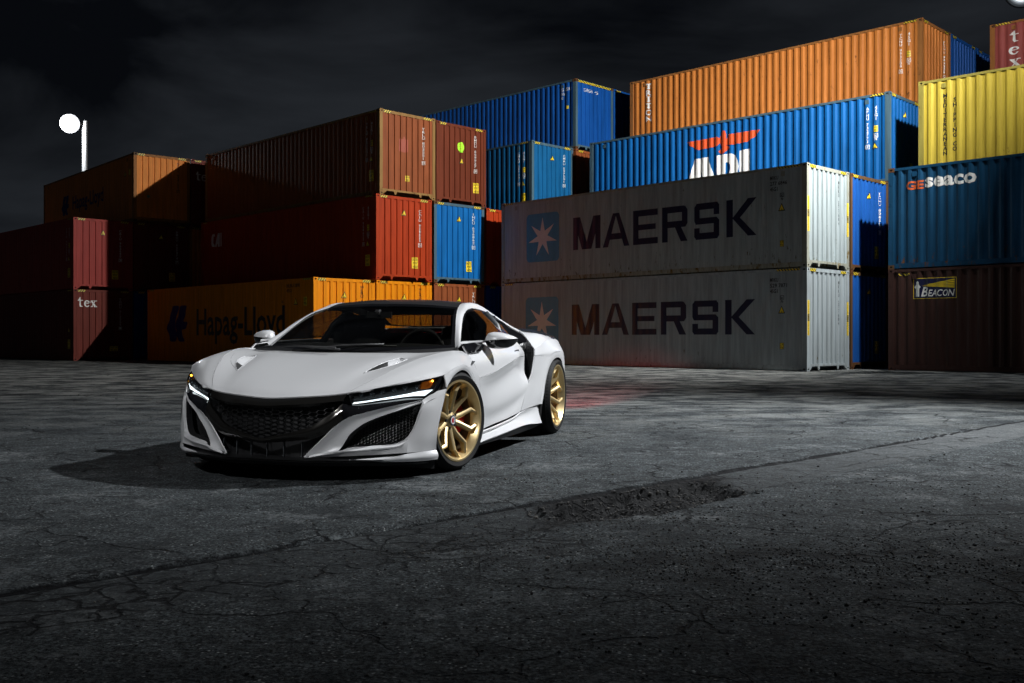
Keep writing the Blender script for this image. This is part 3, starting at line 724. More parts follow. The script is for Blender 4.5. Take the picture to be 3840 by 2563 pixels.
drape('lettering', [(vtex(-11.56, 1.34, .34, 1.24), M_WHT, .005)], 's', c_texr)
drape('hazard_stripes', [(rect(-12.0, 2.815, -11.5, 2.872), M_HAZ, -.001)], 'S', c_texr)
drape('lettering', [(txt('GE', -11.69, 2.22, -11.18, 2.47, .035), M_ORED, .005), (txt('seaco', -11.15, 2.24, -9.75, 2.53, .035), M_WHT, .005)], 's', c_seaco)
drape('hazard_stripes', [(rect(-11.9, 2.70, -11.58, 2.76), M_HAZ, .004)], 's', c_beac)
# lighthouse sign
bx0, by0, bx1, by1 = -11.48, 2.03, -10.28, 2.61
lh = [[(0,0),(.19,0),(.19,.52),(.23,.56),(.26,.62),(.20,.72),(.16,.82),(.16,.93),(.10,1.0),(.03,.93),(.03,.82),(-.01,.72),(-.06,.62),(-.04,.56),(0,.52)]]
sx_, sy_ = .60, .44
lhp = [[(bx0+.07+x*sx_, by0+.06+y*sy_) for x, y in q] for q in lh]
rays = [[(bx0+.24, by0+.355+i*.004), (bx1-.05, by0+.285+i*.052), (bx1-.05, by0+.322+i*.052)] for i in range(5)]
nv = simple('sign_navy', (.008, .010, .05), .4)
drape('sign_panel', [(rect(bx0, by0, bx1, by1), M_YEL, .004), (rect(bx0+.015, by0+.015, bx1-.015, by1-.015), nv, .006), (lhp, M_WHT, .008), (rays, M_YEL, .008),
    (txt('B', bx0+.23, by0+.06, bx0+.42, by0+.33, .02, shear=.25), M_WHT, .008), (txt('EACON', bx0+.43, by0+.06, bx1-.05, by0+.25, .012, shear=.25), M_WHT, .008)], 's', c_beac)
# ------------------------------------------------------------------ yard surface
def smooth(a, b, x):
    t = min(1, max(0, (x-a)/(b-a))); return t*t*(3-2*t)
HOLE = [(.10,5.14),(.30,5.36),(.62,5.68),(.90,5.95),(1.14,6.13),(1.30,6.02),(1.22,5.84),(1.42,5.70),(1.20,5.50),(.95,5.22),(.78,5.02),(.52,4.86),(.30,4.80),(.10,4.92)]
def pdist(x, y, poly):
    inside = False; dm = 9
    for i in range(len(poly)):
        x1, y1 = poly[i]; x2, y2 = poly[(i+1) % len(poly)]
        if (y1 > y) != (y2 > y) and x < (x2-x1)*(y-y1)/(y2-y1)+x1: inside = not inside
        dx, dy = x2-x1, y2-y1; t = max(0, min(1, ((x-x1)*dx+(y-y1)*dy)/(dx*dx+dy*dy)))
        dm = min(dm, math.hypot(x-x1-t*dx, y-y1-t*dy))
    return -dm if inside else dm
def ground_h(x, y):
    z = -.0715*smooth(10.8, 17.5, y)
    if y < 30 and abs(x) < 16:
        z += .006*mnoise.noise(Vector((x*.55, y*.55, 0)))*(1-smooth(20, 30, y))
    s = y-x+.03*mnoise.noise(Vector((x*2.2, y*2.2, 3)))
    if 4.2 < s < 5.5 and -4 < x < 8:
        inn = smooth(4.36, 4.40, s)*(1-smooth(5.14, 5.19, s))
        z -= .010*inn
        z -= .022*math.exp(-((s-5.17)/.022)**2)*(1-smooth(3.2, 5.5, x))
        z -= .010*math.exp(-((s-4.38)/.016)**2)*(1-.5*smooth(2.5, 4, x))
    if -.3 < x < 1.9 and 4.4 < y < 6.6:
        d = pdist(x+.05*mnoise.noise(Vector((x*9, y*9, 1))), y+.05*mnoise.noise(Vector((x*9, y*9, 7))), HOLE)
        if d < .03:
            k = smooth(.02, -.05, d) if False else min(1, max(0, (.02-d)/.06)); k = k*k*(3-2*k)
            n = mnoise.noise(Vector((x*14, y*14, 4)))+.6*mnoise.noise(Vector((x*31, y*31, 9)))
            z -= k*(.066+.034*n)
    if 1.5 < y < 11:
        z += .0016*mnoise.noise(Vector((x*16, y*16, 2)))
    return z
def ticks(fine0, fine1, step, far_lo, far_hi):
    t = []; x = fine0
    while x < fine1+1e-6: t.append(x); x += step
    s = step; x = t[-1]
    while x < far_hi: s *= 1.22; x += s; t.append(x)
    s = step; x = t[0]; lo = []
    while x > far_lo: s *= 1.22; x -= s; lo.append(x)
    return lo[::-1]+t
XS = ticks(-2.6, 4.2, .027, -900, 900); YS = ticks(2.0, 8.4, .027, -300, 1400)
gv = [(x, y, ground_h(x, y)) for y in YS for x in XS]
nx = len(XS)
gf = [(j*nx+i, j*nx+i+1, (j+1)*nx+i+1, (j+1)*nx+i) for j in range(len(YS)-1) for i in range(nx-1)]
def ground_mat():
    m, nt, b, o = newmat('asphalt'); N = nt.nodes.new; L = nt.links.new
    tc = N('ShaderNodeTexCoord'); sep = N('ShaderNodeSeparateXYZ'); L(tc.outputs['Object'], sep.inputs[0])
    def noise(sc, det=4, rough=.5, vec=None, dist=0):
        n = N('ShaderNodeTexNoise'); n.inputs['Scale'].default_value = sc; n.inputs['Detail'].default_value = det; n.inputs['Roughness'].default_value = rough; n.inputs['Distortion'].default_value = dist
        L(vec if vec is not None else tc.outputs['Object'], n.inputs['Vector']); return n.outputs['Fac']
    def ramp(x, *st):
        r = N('ShaderNodeValToRGB')
        for i, (p, c) in enumerate(st):
            e = r.color_ramp.elements[i] if i < 2 else r.color_ramp.elements.new(p)
            e.position = p; e.color = (c, c, c, 1) if isinstance(c, (int, float)) else (*c, 1)
        L(x, r.inputs[0]); return r.outputs[0]
    def math_(op, a, b_=None, c_=None):
        n = N('ShaderNodeMath'); n.operation = op
        for i, v in enumerate((a, b_, c_)):
            if v is None: continue
            if isinstance(v, (int, float)): n.inputs[i].default_value = v
            else: L(v, n.inputs[i])
        return n.outputs[0]
    def mixc(f, a, b_, mode='MIX'):
        n = N('ShaderNodeMixRGB'); n.blend_type = mode
        for i, v in zip((0, 1, 2), (f, a, b_)):
            if isinstance(v, (int, float)): n.inputs[i].default_value = v
            elif isinstance(v, tuple): n.inputs[i].default_value = (*v, 1)
            else: L(v, n.inputs[i])
        return n.outputs[0]
    # aggregate: fine salt-and-pepper grain with pale stones
    g1 = noise(62, 5, .8); g2 = noise(19, 5, .75)
    def band(x, lo0, lo1, hi0, hi1):
        def mr(a_, b__):
            n = N('ShaderNodeMapRange'); n.inputs[1].default_value = a_; n.inputs[2].default_value = b__; L(x, n.inputs[0]); return n.outputs[0]
        return math_('MULTIPLY', mr(lo0, lo1), math_('SUBTRACT', 1.0, mr(hi0, hi1)))
    base = mixc(ramp(g1, (.43, 0), (.57, 1)), (.008, .0092, .0104), (.070, .078, .083))
    base = mixc(math_('MULTIPLY', ramp(g2, (.36, 1), (.48, 0)), .75), base, (.010, .011, .012))
    v1 = N('ShaderNodeTexVoronoi'); v1.inputs['Scale'].default_value = 46; L(tc.outputs['Object'], v1.inputs['Vector'])
    stone = math_('MULTIPLY', ramp(v1.outputs['Distance'], (.12, 1), (.26, 0)), ramp(noise(7, 4, .65), (.42, 0), (.60, 1)))
    base = mixc(math_('MULTIPLY', stone, .85), base, (.30, .31, .31))
    g3 = noise(8.5, 9, .86)
    base = mixc(1.0, base, mixc(ramp(g3, (.36, 0), (.64, 1)), (.45, .45, .45), (1.75, 1.78, 1.80)), 'MULTIPLY')
    # large worn / dusty areas
    l1 = noise(.42, 5, .62, dist=.4); l2 = noise(2.3, 5, .6)
    base = mixc(1.0, base, mixc(l1, (.55, .55, .55), (1.5, 1.5, 1.47)), 'MULTIPLY')
    base = mixc(1.0, base, mixc(l2, (.6, .6, .6), (1.4, 1.4, 1.4)), 'MULTIPLY')
    mp = N('ShaderNodeMapping'); mp.inputs['Scale'].default_value = (1.0, 1.3, 1); mp.inputs['Rotation'].default_value = (0, 0, R(-6)); L(tc.outputs['Object'], mp.inputs['Vector'])
    st = noise(1.3, 7, .66, mp.outputs[0])
    far = N('ShaderNodeMapRange'); far.inputs[1].default_value = 8.0; far.inputs[2].default_value = 18.0; L(sep.outputs[1], far.inputs[0])
    dust = math_('MULTIPLY', ramp(st, (.44, 0), (.60, 1)), far.outputs[0])
    base = mixc(math_('MULTIPLY', dust, .62), base, (.40, .41, .39))
    dk = math_('MULTIPLY', ramp(st, (.36, 1), (.46, 0)), .5)
    base = mixc(dk, base, (.014, .016, .018))
    pw = math_('MULTIPLY', ramp(noise(1.15, 7, .72), (.54, 0), (.66, 1)), ramp(g2, (.44, 0), (.56, 1)))
    base = mixc(math_('MULTIPLY', pw, .7), base, (.19, .20, .205))
    # strip (old trench repair): s = y - x
    s = math_('SUBTRACT', sep.outputs[1], sep.outputs[0])
    wob = math_('ADD', s, math_('MULTIPLY', math_('SUBTRACT', noise(2.2, 4), .5), .09))
    ins = band(wob, 4.36, 4.40, 5.15, 5.18)
    rgt = N('ShaderNodeMapRange'); rgt.inputs[1].default_value = 0.6; rgt.inputs[2].default_value = 4.2; L(sep.outputs[0], rgt.inputs[0])
    sm = mixc(.5, base, mixc(rgt.outputs[0], (.026, .029, .031), (.105, .110, .113)))
    base = mixc(ins, base, sm)
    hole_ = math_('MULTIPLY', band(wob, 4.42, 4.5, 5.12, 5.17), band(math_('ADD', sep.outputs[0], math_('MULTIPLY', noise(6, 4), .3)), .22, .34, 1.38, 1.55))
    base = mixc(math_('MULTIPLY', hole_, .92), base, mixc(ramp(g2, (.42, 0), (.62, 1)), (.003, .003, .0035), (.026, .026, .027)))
    # loose grit: dark patches in front of the hole
    gr_ = math_('MULTIPLY', band(math_('ADD', sep.outputs[1], math_('MULTIPLY', sep.outputs[0], .13)), 3.55, 3.95, 4.15, 4.5), ramp(noise(3.1, 5, .65), (.46, 0), (.58, 1)))
    gr_ = math_('MULTIPLY', gr_, band(sep.outputs[0], -.5, .3, 1.6, 2.8))
    base = mixc(math_('MULTIPLY', gr_, .7), base, (.012, .012, .013))
    # cracks
    dv = N('ShaderNodeVectorMath'); dv.operation = 'ADD'
    nz = N('ShaderNodeTexNoise'); nz.inputs['Scale'].default_value = 3.2; nz.inputs['Detail'].default_value = 6; L(tc.outputs['Object'], nz.inputs['Vector'])
    sc = N('ShaderNodeVectorMath'); sc.operation = 'SCALE'; sc.inputs['Scale'].default_value = .34; L(nz.outputs['Color'], sc.inputs[0])
    L(tc.outputs['Object'], dv.inputs[0]); L(sc.outputs[0], dv.inputs[1])
    def crack(scale, w, gate):
        v = N('ShaderNodeTexVoronoi'); v.feature = 'DISTANCE_TO_EDGE'; v.inputs['Scale'].default_value = scale; L(dv.outputs[0], v.inputs['Vector'])
        c = N('ShaderNodeMapRange'); c.inputs[1].default_value = w*.3; c.inputs[2].default_value = w; c.inputs[3].default_value = 1; c.inputs[4].default_value = 0; L(v.outputs['Distance'], c.inputs[0]); return math_('MULTIPLY', c.outputs[0], gate)
    cg = ramp(noise(.9, 4), (.46, 0), (.56, .9)); cg2 = ramp(noise(1.7, 4), (.50, 0), (.60, .8))
    lft = N('ShaderNodeMapRange'); lft.inputs[1].default_value = 0.0; lft.inputs[2].default_value = 1.6; lft.inputs[3].default_value = 1; lft.inputs[4].default_value = 0; L(sep.outputs[0], lft.inputs[0])
    cr = math_('MAXIMUM', crack(1.1, .013, cg), math_('MAXIMUM', crack(3.4, .022, cg2), crack(5.0, .050, math_('MULTIPLY', math_('MULTIPLY', ins, lft.outputs[0]), ramp(noise(1.1, 2), (.38, 0), (.5, .9))))))
    joint = math_('MULTIPLY', band(wob, 5.132, 5.148, 5.180, 5.200), ramp(noise(5, 3), (.25, .2), (.45, 1)))
    j2 = math_('MULTIPLY', band(wob, 4.355, 4.368, 4.378, 4.395), ramp(noise(5, 3), (.4, .0), (.6, .8)))
    cr = math_('MAXIMUM', cr, math_('MAXIMUM', joint, j2))
    base = mixc(math_('MULTIPLY', cr, .93), base, (.004, .004, .005))
    L(base, b.inputs['Base Color'])
    rr = mixc(g2, (.80, .8, .8), (.97, .97, .97)); L(rr, b.inputs['Roughness'])
    b.inputs['Specular IOR Level'].default_value = .12
    hgt = math_('ADD', math_('MULTIPLY', g1, .5), math_('MULTIPLY', g2, .9))
    hgt = math_('SUBTRACT', hgt, math_('MULTIPLY', cr, 1.4))
    hgt = math_('ADD', hgt, math_('MULTIPLY', noise(11, 5, .6), 1.6))
    bp = N('ShaderNodeBump'); bp.inputs['Strength'].default_value = 1.0; bp.inputs['Distance'].default_value = .014
    L(hgt, bp.inputs['Height']); L(bp.outputs[0], b.inputs['Normal'])
    return m
M_ASPH = ground_mat()
gme = mesh_from('yard_ground', gv, gf, smooth=True); gme.materials.append(M_ASPH)
tag(obj('ground', gme), kind='structure')

# loose stones: rubble in the pothole, grit spilled in front of it
def stones():
    b = MB(); rnd = random.Random(3)
    ico = [(0,0,1),(.89,0,.45),(.28,.85,.45),(-.72,.53,.45),(-.72,-.53,.45),(.28,-.85,.45),(.72,.53,-.45),(-.28,.85,-.45),(-.89,0,-.45),(-.28,-.85,-.45),(.72,-.53,-.45),(0,0,-1)]
    fs = [(0,1,2),(0,2,3),(0,3,4),(0,4,5),(0,5,1),(1,6,2),(2,7,3),(3,8,4),(4,9,5),(5,10,1),(2,6,7),(3,7,8),(4,8,9),(5,9,10),(1,10,6),(6,11,7),(7,11,8),(8,11,9),(9,11,10),(10,11,6)]
    def st(x, y, r):
        z = ground_h(x, y); a = rnd.random()*6.3; c, s_ = math.cos(a), math.sin(a); ex, ey, ez = rnd.uniform(.7, 1.3), rnd.uniform(.6, 1.1), rnd.uniform(.5, .95)
        vs = []
        for p in ico:
            k = rnd.uniform(.75, 1.2); X, Y, Z = p[0]*ex*k*r, p[1]*ey*k*r, p[2]*ez*k*r
            vs.append((x+X*c-Y*s_, y+X*s_+Y*c, z+Z+r*ez*.55))
        b.add(vs, fs, 0 if rnd.random() < .8 else 1)
    n = 0
    while n < 1500:
        x, y = rnd.uniform(0, 1.5), rnd.uniform(4.7, 6.2)
        if pdist(x, y, HOLE) < .02: st(x, y, rnd.choice((.0035, .005, .006, .008)) * rnd.uniform(.7, 1.5)); n += 1
    for _ in range(16):
        x, y = rnd.uniform(.35, 1.25), rnd.uniform(4.85, 6.0)
        if pdist(x, y, HOLE) < .05: st(x, y, rnd.uniform(.010, .019))
    def dens(x, y):
        s = y-x
        d = .10
        d += 1.5*math.exp(-((y-(4.05-.10*(x-.5)))/.20)**2)*math.exp(-((x-.9)/.95)**2)
        d += 1.1*math.exp(-((y-(3.72-.16*(x-.8)))/.16)**2)*math.exp(-((x-.55)/.8)**2)
        d += .55*math.exp(-((y-3.7)/.8)**2)*math.exp(-((x-1.5)/1.1)**2)
        d += .5*math.exp(-((y-4.7)/.4)**2)*math.exp(-((x-.4)/.8)**2)
        return d*(.45+1.1*max(0, mnoise.noise(Vector((x*2.2, y*3, 5)))+.45))
    n = 0
    while n < 6500:
        x, y = rnd.uniform(-1.4, 3.6), rnd.uniform(2.4, 6.4)
        if abs(x) > y*.56: continue
        if rnd.random()*1.7 < dens(x, y): st(x, y, .0022+.0048*rnd.random()**3); n += 1
    for _ in range(60):
        x, y = rnd.uniform(-1, 3.4), rnd.uniform(3.2, 7.5)
        st(x, y, rnd.uniform(.006, .011))
    return b
M_STN = simple('stone_dark', (.026, .026, .027), .85, vary=.4, vscale=30); M_STN2 = simple('stone_pale', (.07, .067, .062), .85, vary=.3, vscale=30)
tag(stones().build('gravel', [M_STN, M_STN2]), kind='stuff')

# ------------------------------------------------------------------ lamps
M_POLE = simple('galvanised_steel', (.42, .43, .44), .45, metal=.3, vary=.2, vscale=6)
M_HEAD = simple('lamp_housing', (.08, .08, .085), .4)
def lamp_glow(s): return [simple('lamp_lens', (.9, .9, .9), .3, emit=(.93, .97, 1.0), es=s), simple('lamp_glow_inner', (.9, .9, .9), .3, emit=(.86, .93, 1.0), es=s*.14), simple('lamp_glow_middle', (.6, .6, .6), .3, emit=(.80, .90, 1.0), es=s*.045), simple('lamp_glow_outer', (.5, .5, .5), .3, emit=(.78, .88, 1.0), es=s*.016), simple('lamp_glow_edge', (.4, .4, .4), .3, emit=(.75, .86, 1.0), es=s*.005)]  # outer rings carry stepped emission, painting a soft glow round the lens
def flood_head(t, p, aim, w, lens_m):
    """drum floodlight at p (in t's space) facing aim; housing, yoke, lens are parts"""
    rot = Vector(aim).to_track_quat('Z', 'Y').to_matrix().to_4x4(); M4 = Matrix.Translation(p) @ rot
    def lay(b): b.v = [tuple(M4 @ Vector(v)) for v in b.v]; return b
    c = MB(); c.lathe([(.001, -.55*w), (w*.22, -.52*w), (w*.30, -.30*w), (w*.46, -.10*w), (w*.50, .06*w), (w*.47, .06*w), (w*.45, -.02*w)], 28, axis='z')
    lay(c).build('lamp_head', M_HEAD, t, angle=35)
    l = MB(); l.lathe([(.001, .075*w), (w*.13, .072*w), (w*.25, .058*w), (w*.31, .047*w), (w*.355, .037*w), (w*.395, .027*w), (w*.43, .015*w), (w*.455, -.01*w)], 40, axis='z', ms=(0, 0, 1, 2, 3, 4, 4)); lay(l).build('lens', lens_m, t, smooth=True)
def lamp_post(name, x, y, hz, label, heads, glow, z0=GZ, pole_r=.11):
    t = empty(name, (x, y, z0)); tag(t, label, 'lamp post')
    b = MB(); b.tube([(0,0,0), (0,0,.35)], pole_r*1.7, 16); b.build('pole_base', M_POLE, t, angle=40)
    b = MB(); b.tube([(0,0,.35), (0,0,hz-z0+.25)], pole_r, 16, taper=[pole_r*1.15, pole_r*.85]); b.build('pole', M_POLE, t, angle=40)
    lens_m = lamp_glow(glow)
    for (dx, dy, dz, w, aim) in heads:
        a = MB(); a.tube([(0, 0, hz-z0+.05), (dx-aim[0]*.3*w, dy-aim[1]*.3*w, hz-z0+dz-aim[2]*.3*w)], .04, 8); a.build('bracket', M_POLE, t, angle=40)
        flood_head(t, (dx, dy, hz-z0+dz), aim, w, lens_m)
    return t
lx, ly, lz = -23.35, 55.0, 12.45
lp = lamp_post('lamp_post', lx, ly, lz, 'tall lit lamp post rising behind the weathered orange container', [(-.62, -.45, .02, 1.02, (.30, -.93, -.22))], 9, pole_r=.16)
pl = bpy.data.lights.new('lamp_light', 'POINT'); pl.energy = 1300; pl.shadow_soft_size = .3; pl.color = (.94, .97, 1.0)
po = bpy.data.objects.new('lamp_light', pl); link(po, lp); po.location = (-.8, -1.5, lz-GZ-.3)
# mast of the floodlights over the upper right corner; mast of the yard lamp beside the car
ya = (Vector((-6, 36, 5))-Vector(YM)).normalized(); yb = (Vector((14, 34, 7))-Vector(YM)).normalized()
lamp_post('lamp_post', 14.1, 22.4, YM[2], 'floodlight mast whose glare enters at the top right corner', [(-.9, .8, .0, .55, ya), (-.3, 1.1, .0, .5, yb)], 60, z0=-.07, pole_r=.14)
ka = (Vector((1.3, 10.4, 0))-Vector(KM)).normalized()
lamp_post('lamp_post', 7.9, 9.75, KM[2], 'yard lamp mast standing outside the frame right of the car', [(-.95, -.45, -.1, .42, ka)], 80, z0=-.01, pole_r=.10)
fa = (Vector((-.75, 7.2, .5))-Vector(FM)).normalized()
lamp_post('lamp_post', FM[0]-.9, FM[1]-.7, FM[2], 'added fill lamp mast, unseen behind the camera', [(.9, .7, -.05, .5, fa)], 20, z0=0, pole_r=.10)  # mast and head added to carry the front fill
for o_, dist in ((YARD_A, .30), (YARD_B, .30), (YARD_C, .30), (KEY, .25), (FRONT_FILL, .5)):      # the beams start just in front of their lenses
    o_.location = Vector(o_.location) + o_.matrix_basis.to_3x3() @ Vector((0, 0, -dist))

# lower, tilted head of the same mast: its glare is what touches the corner of the picture
gm = lamp_post('lamp_post', 13.0, 24.6, 9.14, 'lit floodlight on a shorter mast touching the top right corner', [(-.80, -.55, .02, .80, (-.40, -.86, -.30))], 9, z0=-.07, pole_r=.10)
# ------------------------------------------------------------------ the sports car
# car space: a = rearwards from the front axle, b = towards the car's left side, z up -> local (a, -b, z)
def pearl():
    m, nt, b, o = newmat('pearl_white_paint'); N = nt.nodes.new; L = nt.links.new
    tc = N('ShaderNodeTexCoord'); n = N('ShaderNodeTexNoise'); n.inputs['Scale'].default_value = 900; n.inputs['Detail'].default_value = 2; L(tc.outputs['Object'], n.inputs['Vector'])
    mx = N('ShaderNodeMixRGB'); mx.inputs[1].default_value = (.62, .625, .64, 1); mx.inputs[2].default_value = (.73, .73, .742, 1); L(n.outputs['Fac'], mx.inputs[0]); L(mx.outputs[0], b.inputs['Base Color'])
    b.inputs['Roughness'].default_value = .36; b.inputs['Metallic'].default_value = .12
    b.inputs['Coat Weight'].default_value = .55; b.inputs['Coat Roughness'].default_value = .07
    bp = N('ShaderNodeBump'); bp.inputs['Strength'].default_value = .05; bp.inputs['Distance'].default_value = .001; L(n.outputs['Fac'], bp.inputs['Height']); L(bp.outputs[0], b.inputs['Normal'])
    return m
M_PRL = pearl()
M_GBLK = simple('gloss_black', (.006, .006, .007), .07, coat=.6)
M_PIANO = simple('dark_chrome', (.035, .033, .030), .16, metal=.75, coat=.5)
M_MBLK = simple('matt_black', (.010, .010, .011), .55)
M_CARB = simple('carbon', (.018, .018, .019), .30, coat=.5, vary=.5, vscale=160)
M_ROOF = simple('satin_carbon_roof', (.020, .020, .022), .34, coat=.25, vary=.25, vscale=120)
M_RUB = simple('tyre_rubber', (.0095, .0095, .010), .7, spec=.22, vary=.25, vscale=25)
M_GOLD = simple('satin_gold', (.80, .62, .33), .36, metal=.88, vary=.05, vscale=3)
M_DISC = simple('brake_disc', (.09, .085, .08), .35, metal=.6)
M_BARREL = simple('barrel_bronze', (.16, .115, .06), .42, metal=.7)
M_CALI = simple('caliper_red', (.62, .008, .010), .28, coat=.4)
M_STEEL = simple('bolt_steel', (.35, .35, .35), .25, metal=1)
M_LEATH = simple('interior_leather', (.018, .018, .020), .5, vary=.2, vscale=40)
M_TRIM = simple('interior_trim', (.05, .055, .06), .45)
M_DRL = simple('daytime_light', (.9, .95, 1), .3, emit=(.86, .97, 1.0), es=1.7)
M_AMB = simple('amber_marker', (.19, .045, .002), .25, coat=.5, emit=(1, .25, .0), es=.03)
M_AMBL = simple('amber_bulb', (.9, .4, .02), .3, emit=(1, .42, .03), es=9)
M_LED = simple('led_reflector', (.10, .11, .12), .22, metal=.9)
M_TAIL = simple('tail_lamp', (.6, .01, .01), .2, emit=(1, .02, .015), es=2.5)
M_CAPW = simple('cap_white', (.8, .8, .8), .3); M_CAPR = simple('cap_red', (.5, .01, .02), .3); M_CAPB = simple('cap_blue', (.01, .015, .08), .3)
def glass_mat(name, tint, gl=.10):
    m = bpy.data.materials.new(name); m.use_nodes = True; nt = m.node_tree; nt.nodes.clear(); N = nt.nodes.new; L = nt.links.new
    o = N('ShaderNodeOutputMaterial'); t = N('ShaderNodeBsdfTransparent'); t.inputs[0].default_value = (*tint, 1)
    g = N('ShaderNodeBsdfGlossy'); g.inputs['Roughness'].default_value = .03; g.inputs[0].default_value = (.9, .9, .9, 1)
    f = N('ShaderNodeLayerWeight'); f.inputs[0].default_value = .5; pw = N('ShaderNodeMath'); pw.operation = 'POWER'; pw.inputs[1].default_value = 5; L(f.outputs['Facing'], pw.inputs[0])
    ma = N('ShaderNodeMath'); ma.operation = 'MULTIPLY_ADD'; ma.inputs[1].default_value = .75; ma.inputs[2].default_value = .045; L(pw.outputs[0], ma.inputs[0])
    mx = N('ShaderNodeMixShader'); L(ma.outputs[0], mx.inputs[0]); L(t.outputs[0], mx.inputs[1]); L(g.outputs[0], mx.inputs[2]); L(mx.outputs[0], o.inputs[0])
    return m
M_WIND = glass_mat('windscreen_glass', (.44, .44, .41)); M_SIDEG = glass_mat('side_glass', (.20, .20, .19)); M_LENS = glass_mat('headlamp_lens', (.80, .82, .84))

def V3(p, s=1): return Vector((p[0], -p[1]*s, p[2]))
def crs(P_, t):
    n = len(P_)-1; i = min(int(t), n-1) if n > 0 else 0; u = t-i
    p1, p2 = P_[i], P_[min(i+1, n)]
    p0 = P_[i-1] if i > 0 else p1*2-p2
    p3 = P_[i+2] if i+2 <= n else p2*2-p1
    return 0.5*((2*p1)+(p2-p0)*u+(2*p0-5*p1+4*p2-p3)*u*u+(3*p1-p0-3*p2+p3)*u**3)
def resample(pts, n, by='i'):
    P_ = [Vector(p) for p in pts]
    if by == 'i': return [crs(P_, (len(P_)-1)*k/n) for k in range(n+1)]
    fine = [crs(P_, (len(P_)-1)*k/200) for k in range(201)]; L_ = [0]
    for k in range(200): L_.append(L_[-1]+(fine[k+1]-fine[k]).length)
    out = []; j = 0
    for k in range(n+1):
        s = L_[-1]*k/n
        while j < 199 and L_[j+1] < s: j += 1
        d = L_[j+1]-L_[j]; out.append(fine[j].lerp(fine[j+1], (s-L_[j])/d if d > 1e-9 else 0))
    return out
def loft(rows, nu, nv, by=None, sharp=(), lin=False):
    """rows of (a,b,z) -> list of grids [v][u]; sharp: row indices where shading breaks"""
    same = len({len(r) for r in rows}) == 1
    R_ = [resample(r, nu, by or ('i' if same else 'c')) for r in rows]
    cuts = [0]+sorted(sharp)+[len(rows)-1]; grids = []
    for c0, c1 in zip(cuts[:-1], cuts[1:]):
        seg = R_[c0:c1+1]; k = len(seg)-1; n = max(1, int(round(nv*k)))
        g = []
        for j in range(n+1):
            t = k*j/n
            g.append([(seg[min(int(t), k-1)][i].lerp(seg[min(int(t), k-1)+1][i], t-min(int(t), k-1)) if lin else crs([r[i] for r in seg], t)) for i in range(nu+1)])
        grids.append(g)
    return grids
CEN = Vector((1.3, 0, .45))
def panel(name, grids, mats, parent, side=1, flange=.010, gap=.0024, mi=None, cen=None, skip=None, split=True):
    """grids of car-space points -> one mesh with a turned-in edge so shut lines read as real gaps. side=-1 mirrors"""
    b = MB(); cc = cen or CEN
    for g in grids:
        nv, nu = len(g), len(g[0])
        nor = Vector((0, 0, 0)); ctr = Vector((0, 0, 0))
        for j in range(0, nv-1):
            for i in range(0, nu-1):
                nor += (g[j][i+1]-g[j][i]).cross(g[j+1][i]-g[j][i])
        for r in g:
            for p in r: ctr += p
        ctr /= nv*nu; flip = nor.dot(ctr-cc) < 0
        N_ = [[None]*nu for _ in range(nv)]
        for j in range(nv):
            for i in range(nu):
                du = g[j][min(i+1, nu-1)]-g[j][max(i-1, 0)]; dv = g[min(j+1, nv-1)][i]-g[max(j-1, 0)][i]
                n = du.cross(dv); n = n.normalized() if n.length > 1e-12 else Vector((0, 0, 1)); N_[j][i] = -n if flip else n
        G = [[p.copy() for p in r] for r in g]
        if gap:
            for i in range(nu):
                for (j, k) in ((0, 1), (nv-1, nv-2)):
                    d = g[k][i]-g[j][i]
                    if d.length > 1e-6 and nv > 2: G[j][i] += d.normalized()*min(gap, d.length*.3)
            for j in range(nv):
                for (i, k) in ((0, 1), (nu-1, nu-2)):
                    d = g[j][k]-g[j][i]
                    if d.length > 1e-6 and nu > 2: G[j][i] += d.normalized()*min(gap, d.length*.3)
        idx = [[len(b.v)+j*nu+i for i in range(nu)] for j in range(nv)]
        vs = [tuple(V3(G[j][i], side)) for j in range(nv) for i in range(nu)]
        # car (a,b,z) is left-handed, local (a,-b,z) right-handed: orientation flips once more with the side
        rev = flip != (side == 1)
        fs = []; ms = []
        for j in range(nv-1):
            for i in range(nu-1):
                if skip and skip((g[j][i]+g[j+1][i+1])/2): continue
                q = (j*nu+i, j*nu+i+1, (j+1)*nu+i+1, (j+1)*nu+i)
                fs.append(q[::-1] if rev else q); ms.append(mi((i+.5)/(nu-1), (j+.5)/(nv-1)) if mi else 0)
        o = len(b.v); b.v += vs; b.f += [tuple(k+o for k in f) for f in fs]; b.m += ms
        if flange:
            loop = [(0, i) for i in range(nu)]+[(j, nu-1) for j in range(1, nv)]+[(nv-1, i) for i in range(nu-2, -1, -1)]+[(j, 0) for j in range(nv-2, 0, -1)]
            base = len(b.v)
            for (j, i) in loop:
                p = G[j][i]; n = N_[j][i]; b.v.append(tuple(V3(p-n*flange, side)))
            m = len(loop)
            for k in range(m):
                j0, i0 = loop[k]; j1, i1 = loop[(k+1) % m]
                A_, B_ = o+j0*nu+i0, o+j1*nu+i1; C_, D_ = base+(k+1) % m, base+k
                f = (A_, D_, C_, B_); b.f.append(f if not rev else f[::-1]); b.m.append(ms[0] if ms else 0)
    me = b.mesh(name, smooth=True)
    me.set_sharp_from_angle(angle=R(48))
    for m_ in (mats if isinstance(mats, (list, tuple)) else [mats]): me.materials.append(m_)
    return obj(name, me, None, parent)
def both(name, grids, mats, parent, **k):
    return [panel(name, grids, mats, parent, side=s, **k) for s in (1, -1)]
def mirror_rows(rows):     # rows ordered from centre (b=0) outwards -> full width
    return [[(p[0], -p[1], p[2]) for p in r] for r in rows[:0:-1]]+rows

THC = 16.177
car = empty('sports_car', (-1.24315, 6.86468, .0093)); tag(car, 'white low sports car with gold wheels and black roof parked in front of the containers', 'car')
car.rotation_euler = (.0099, 0, R(90-THC))

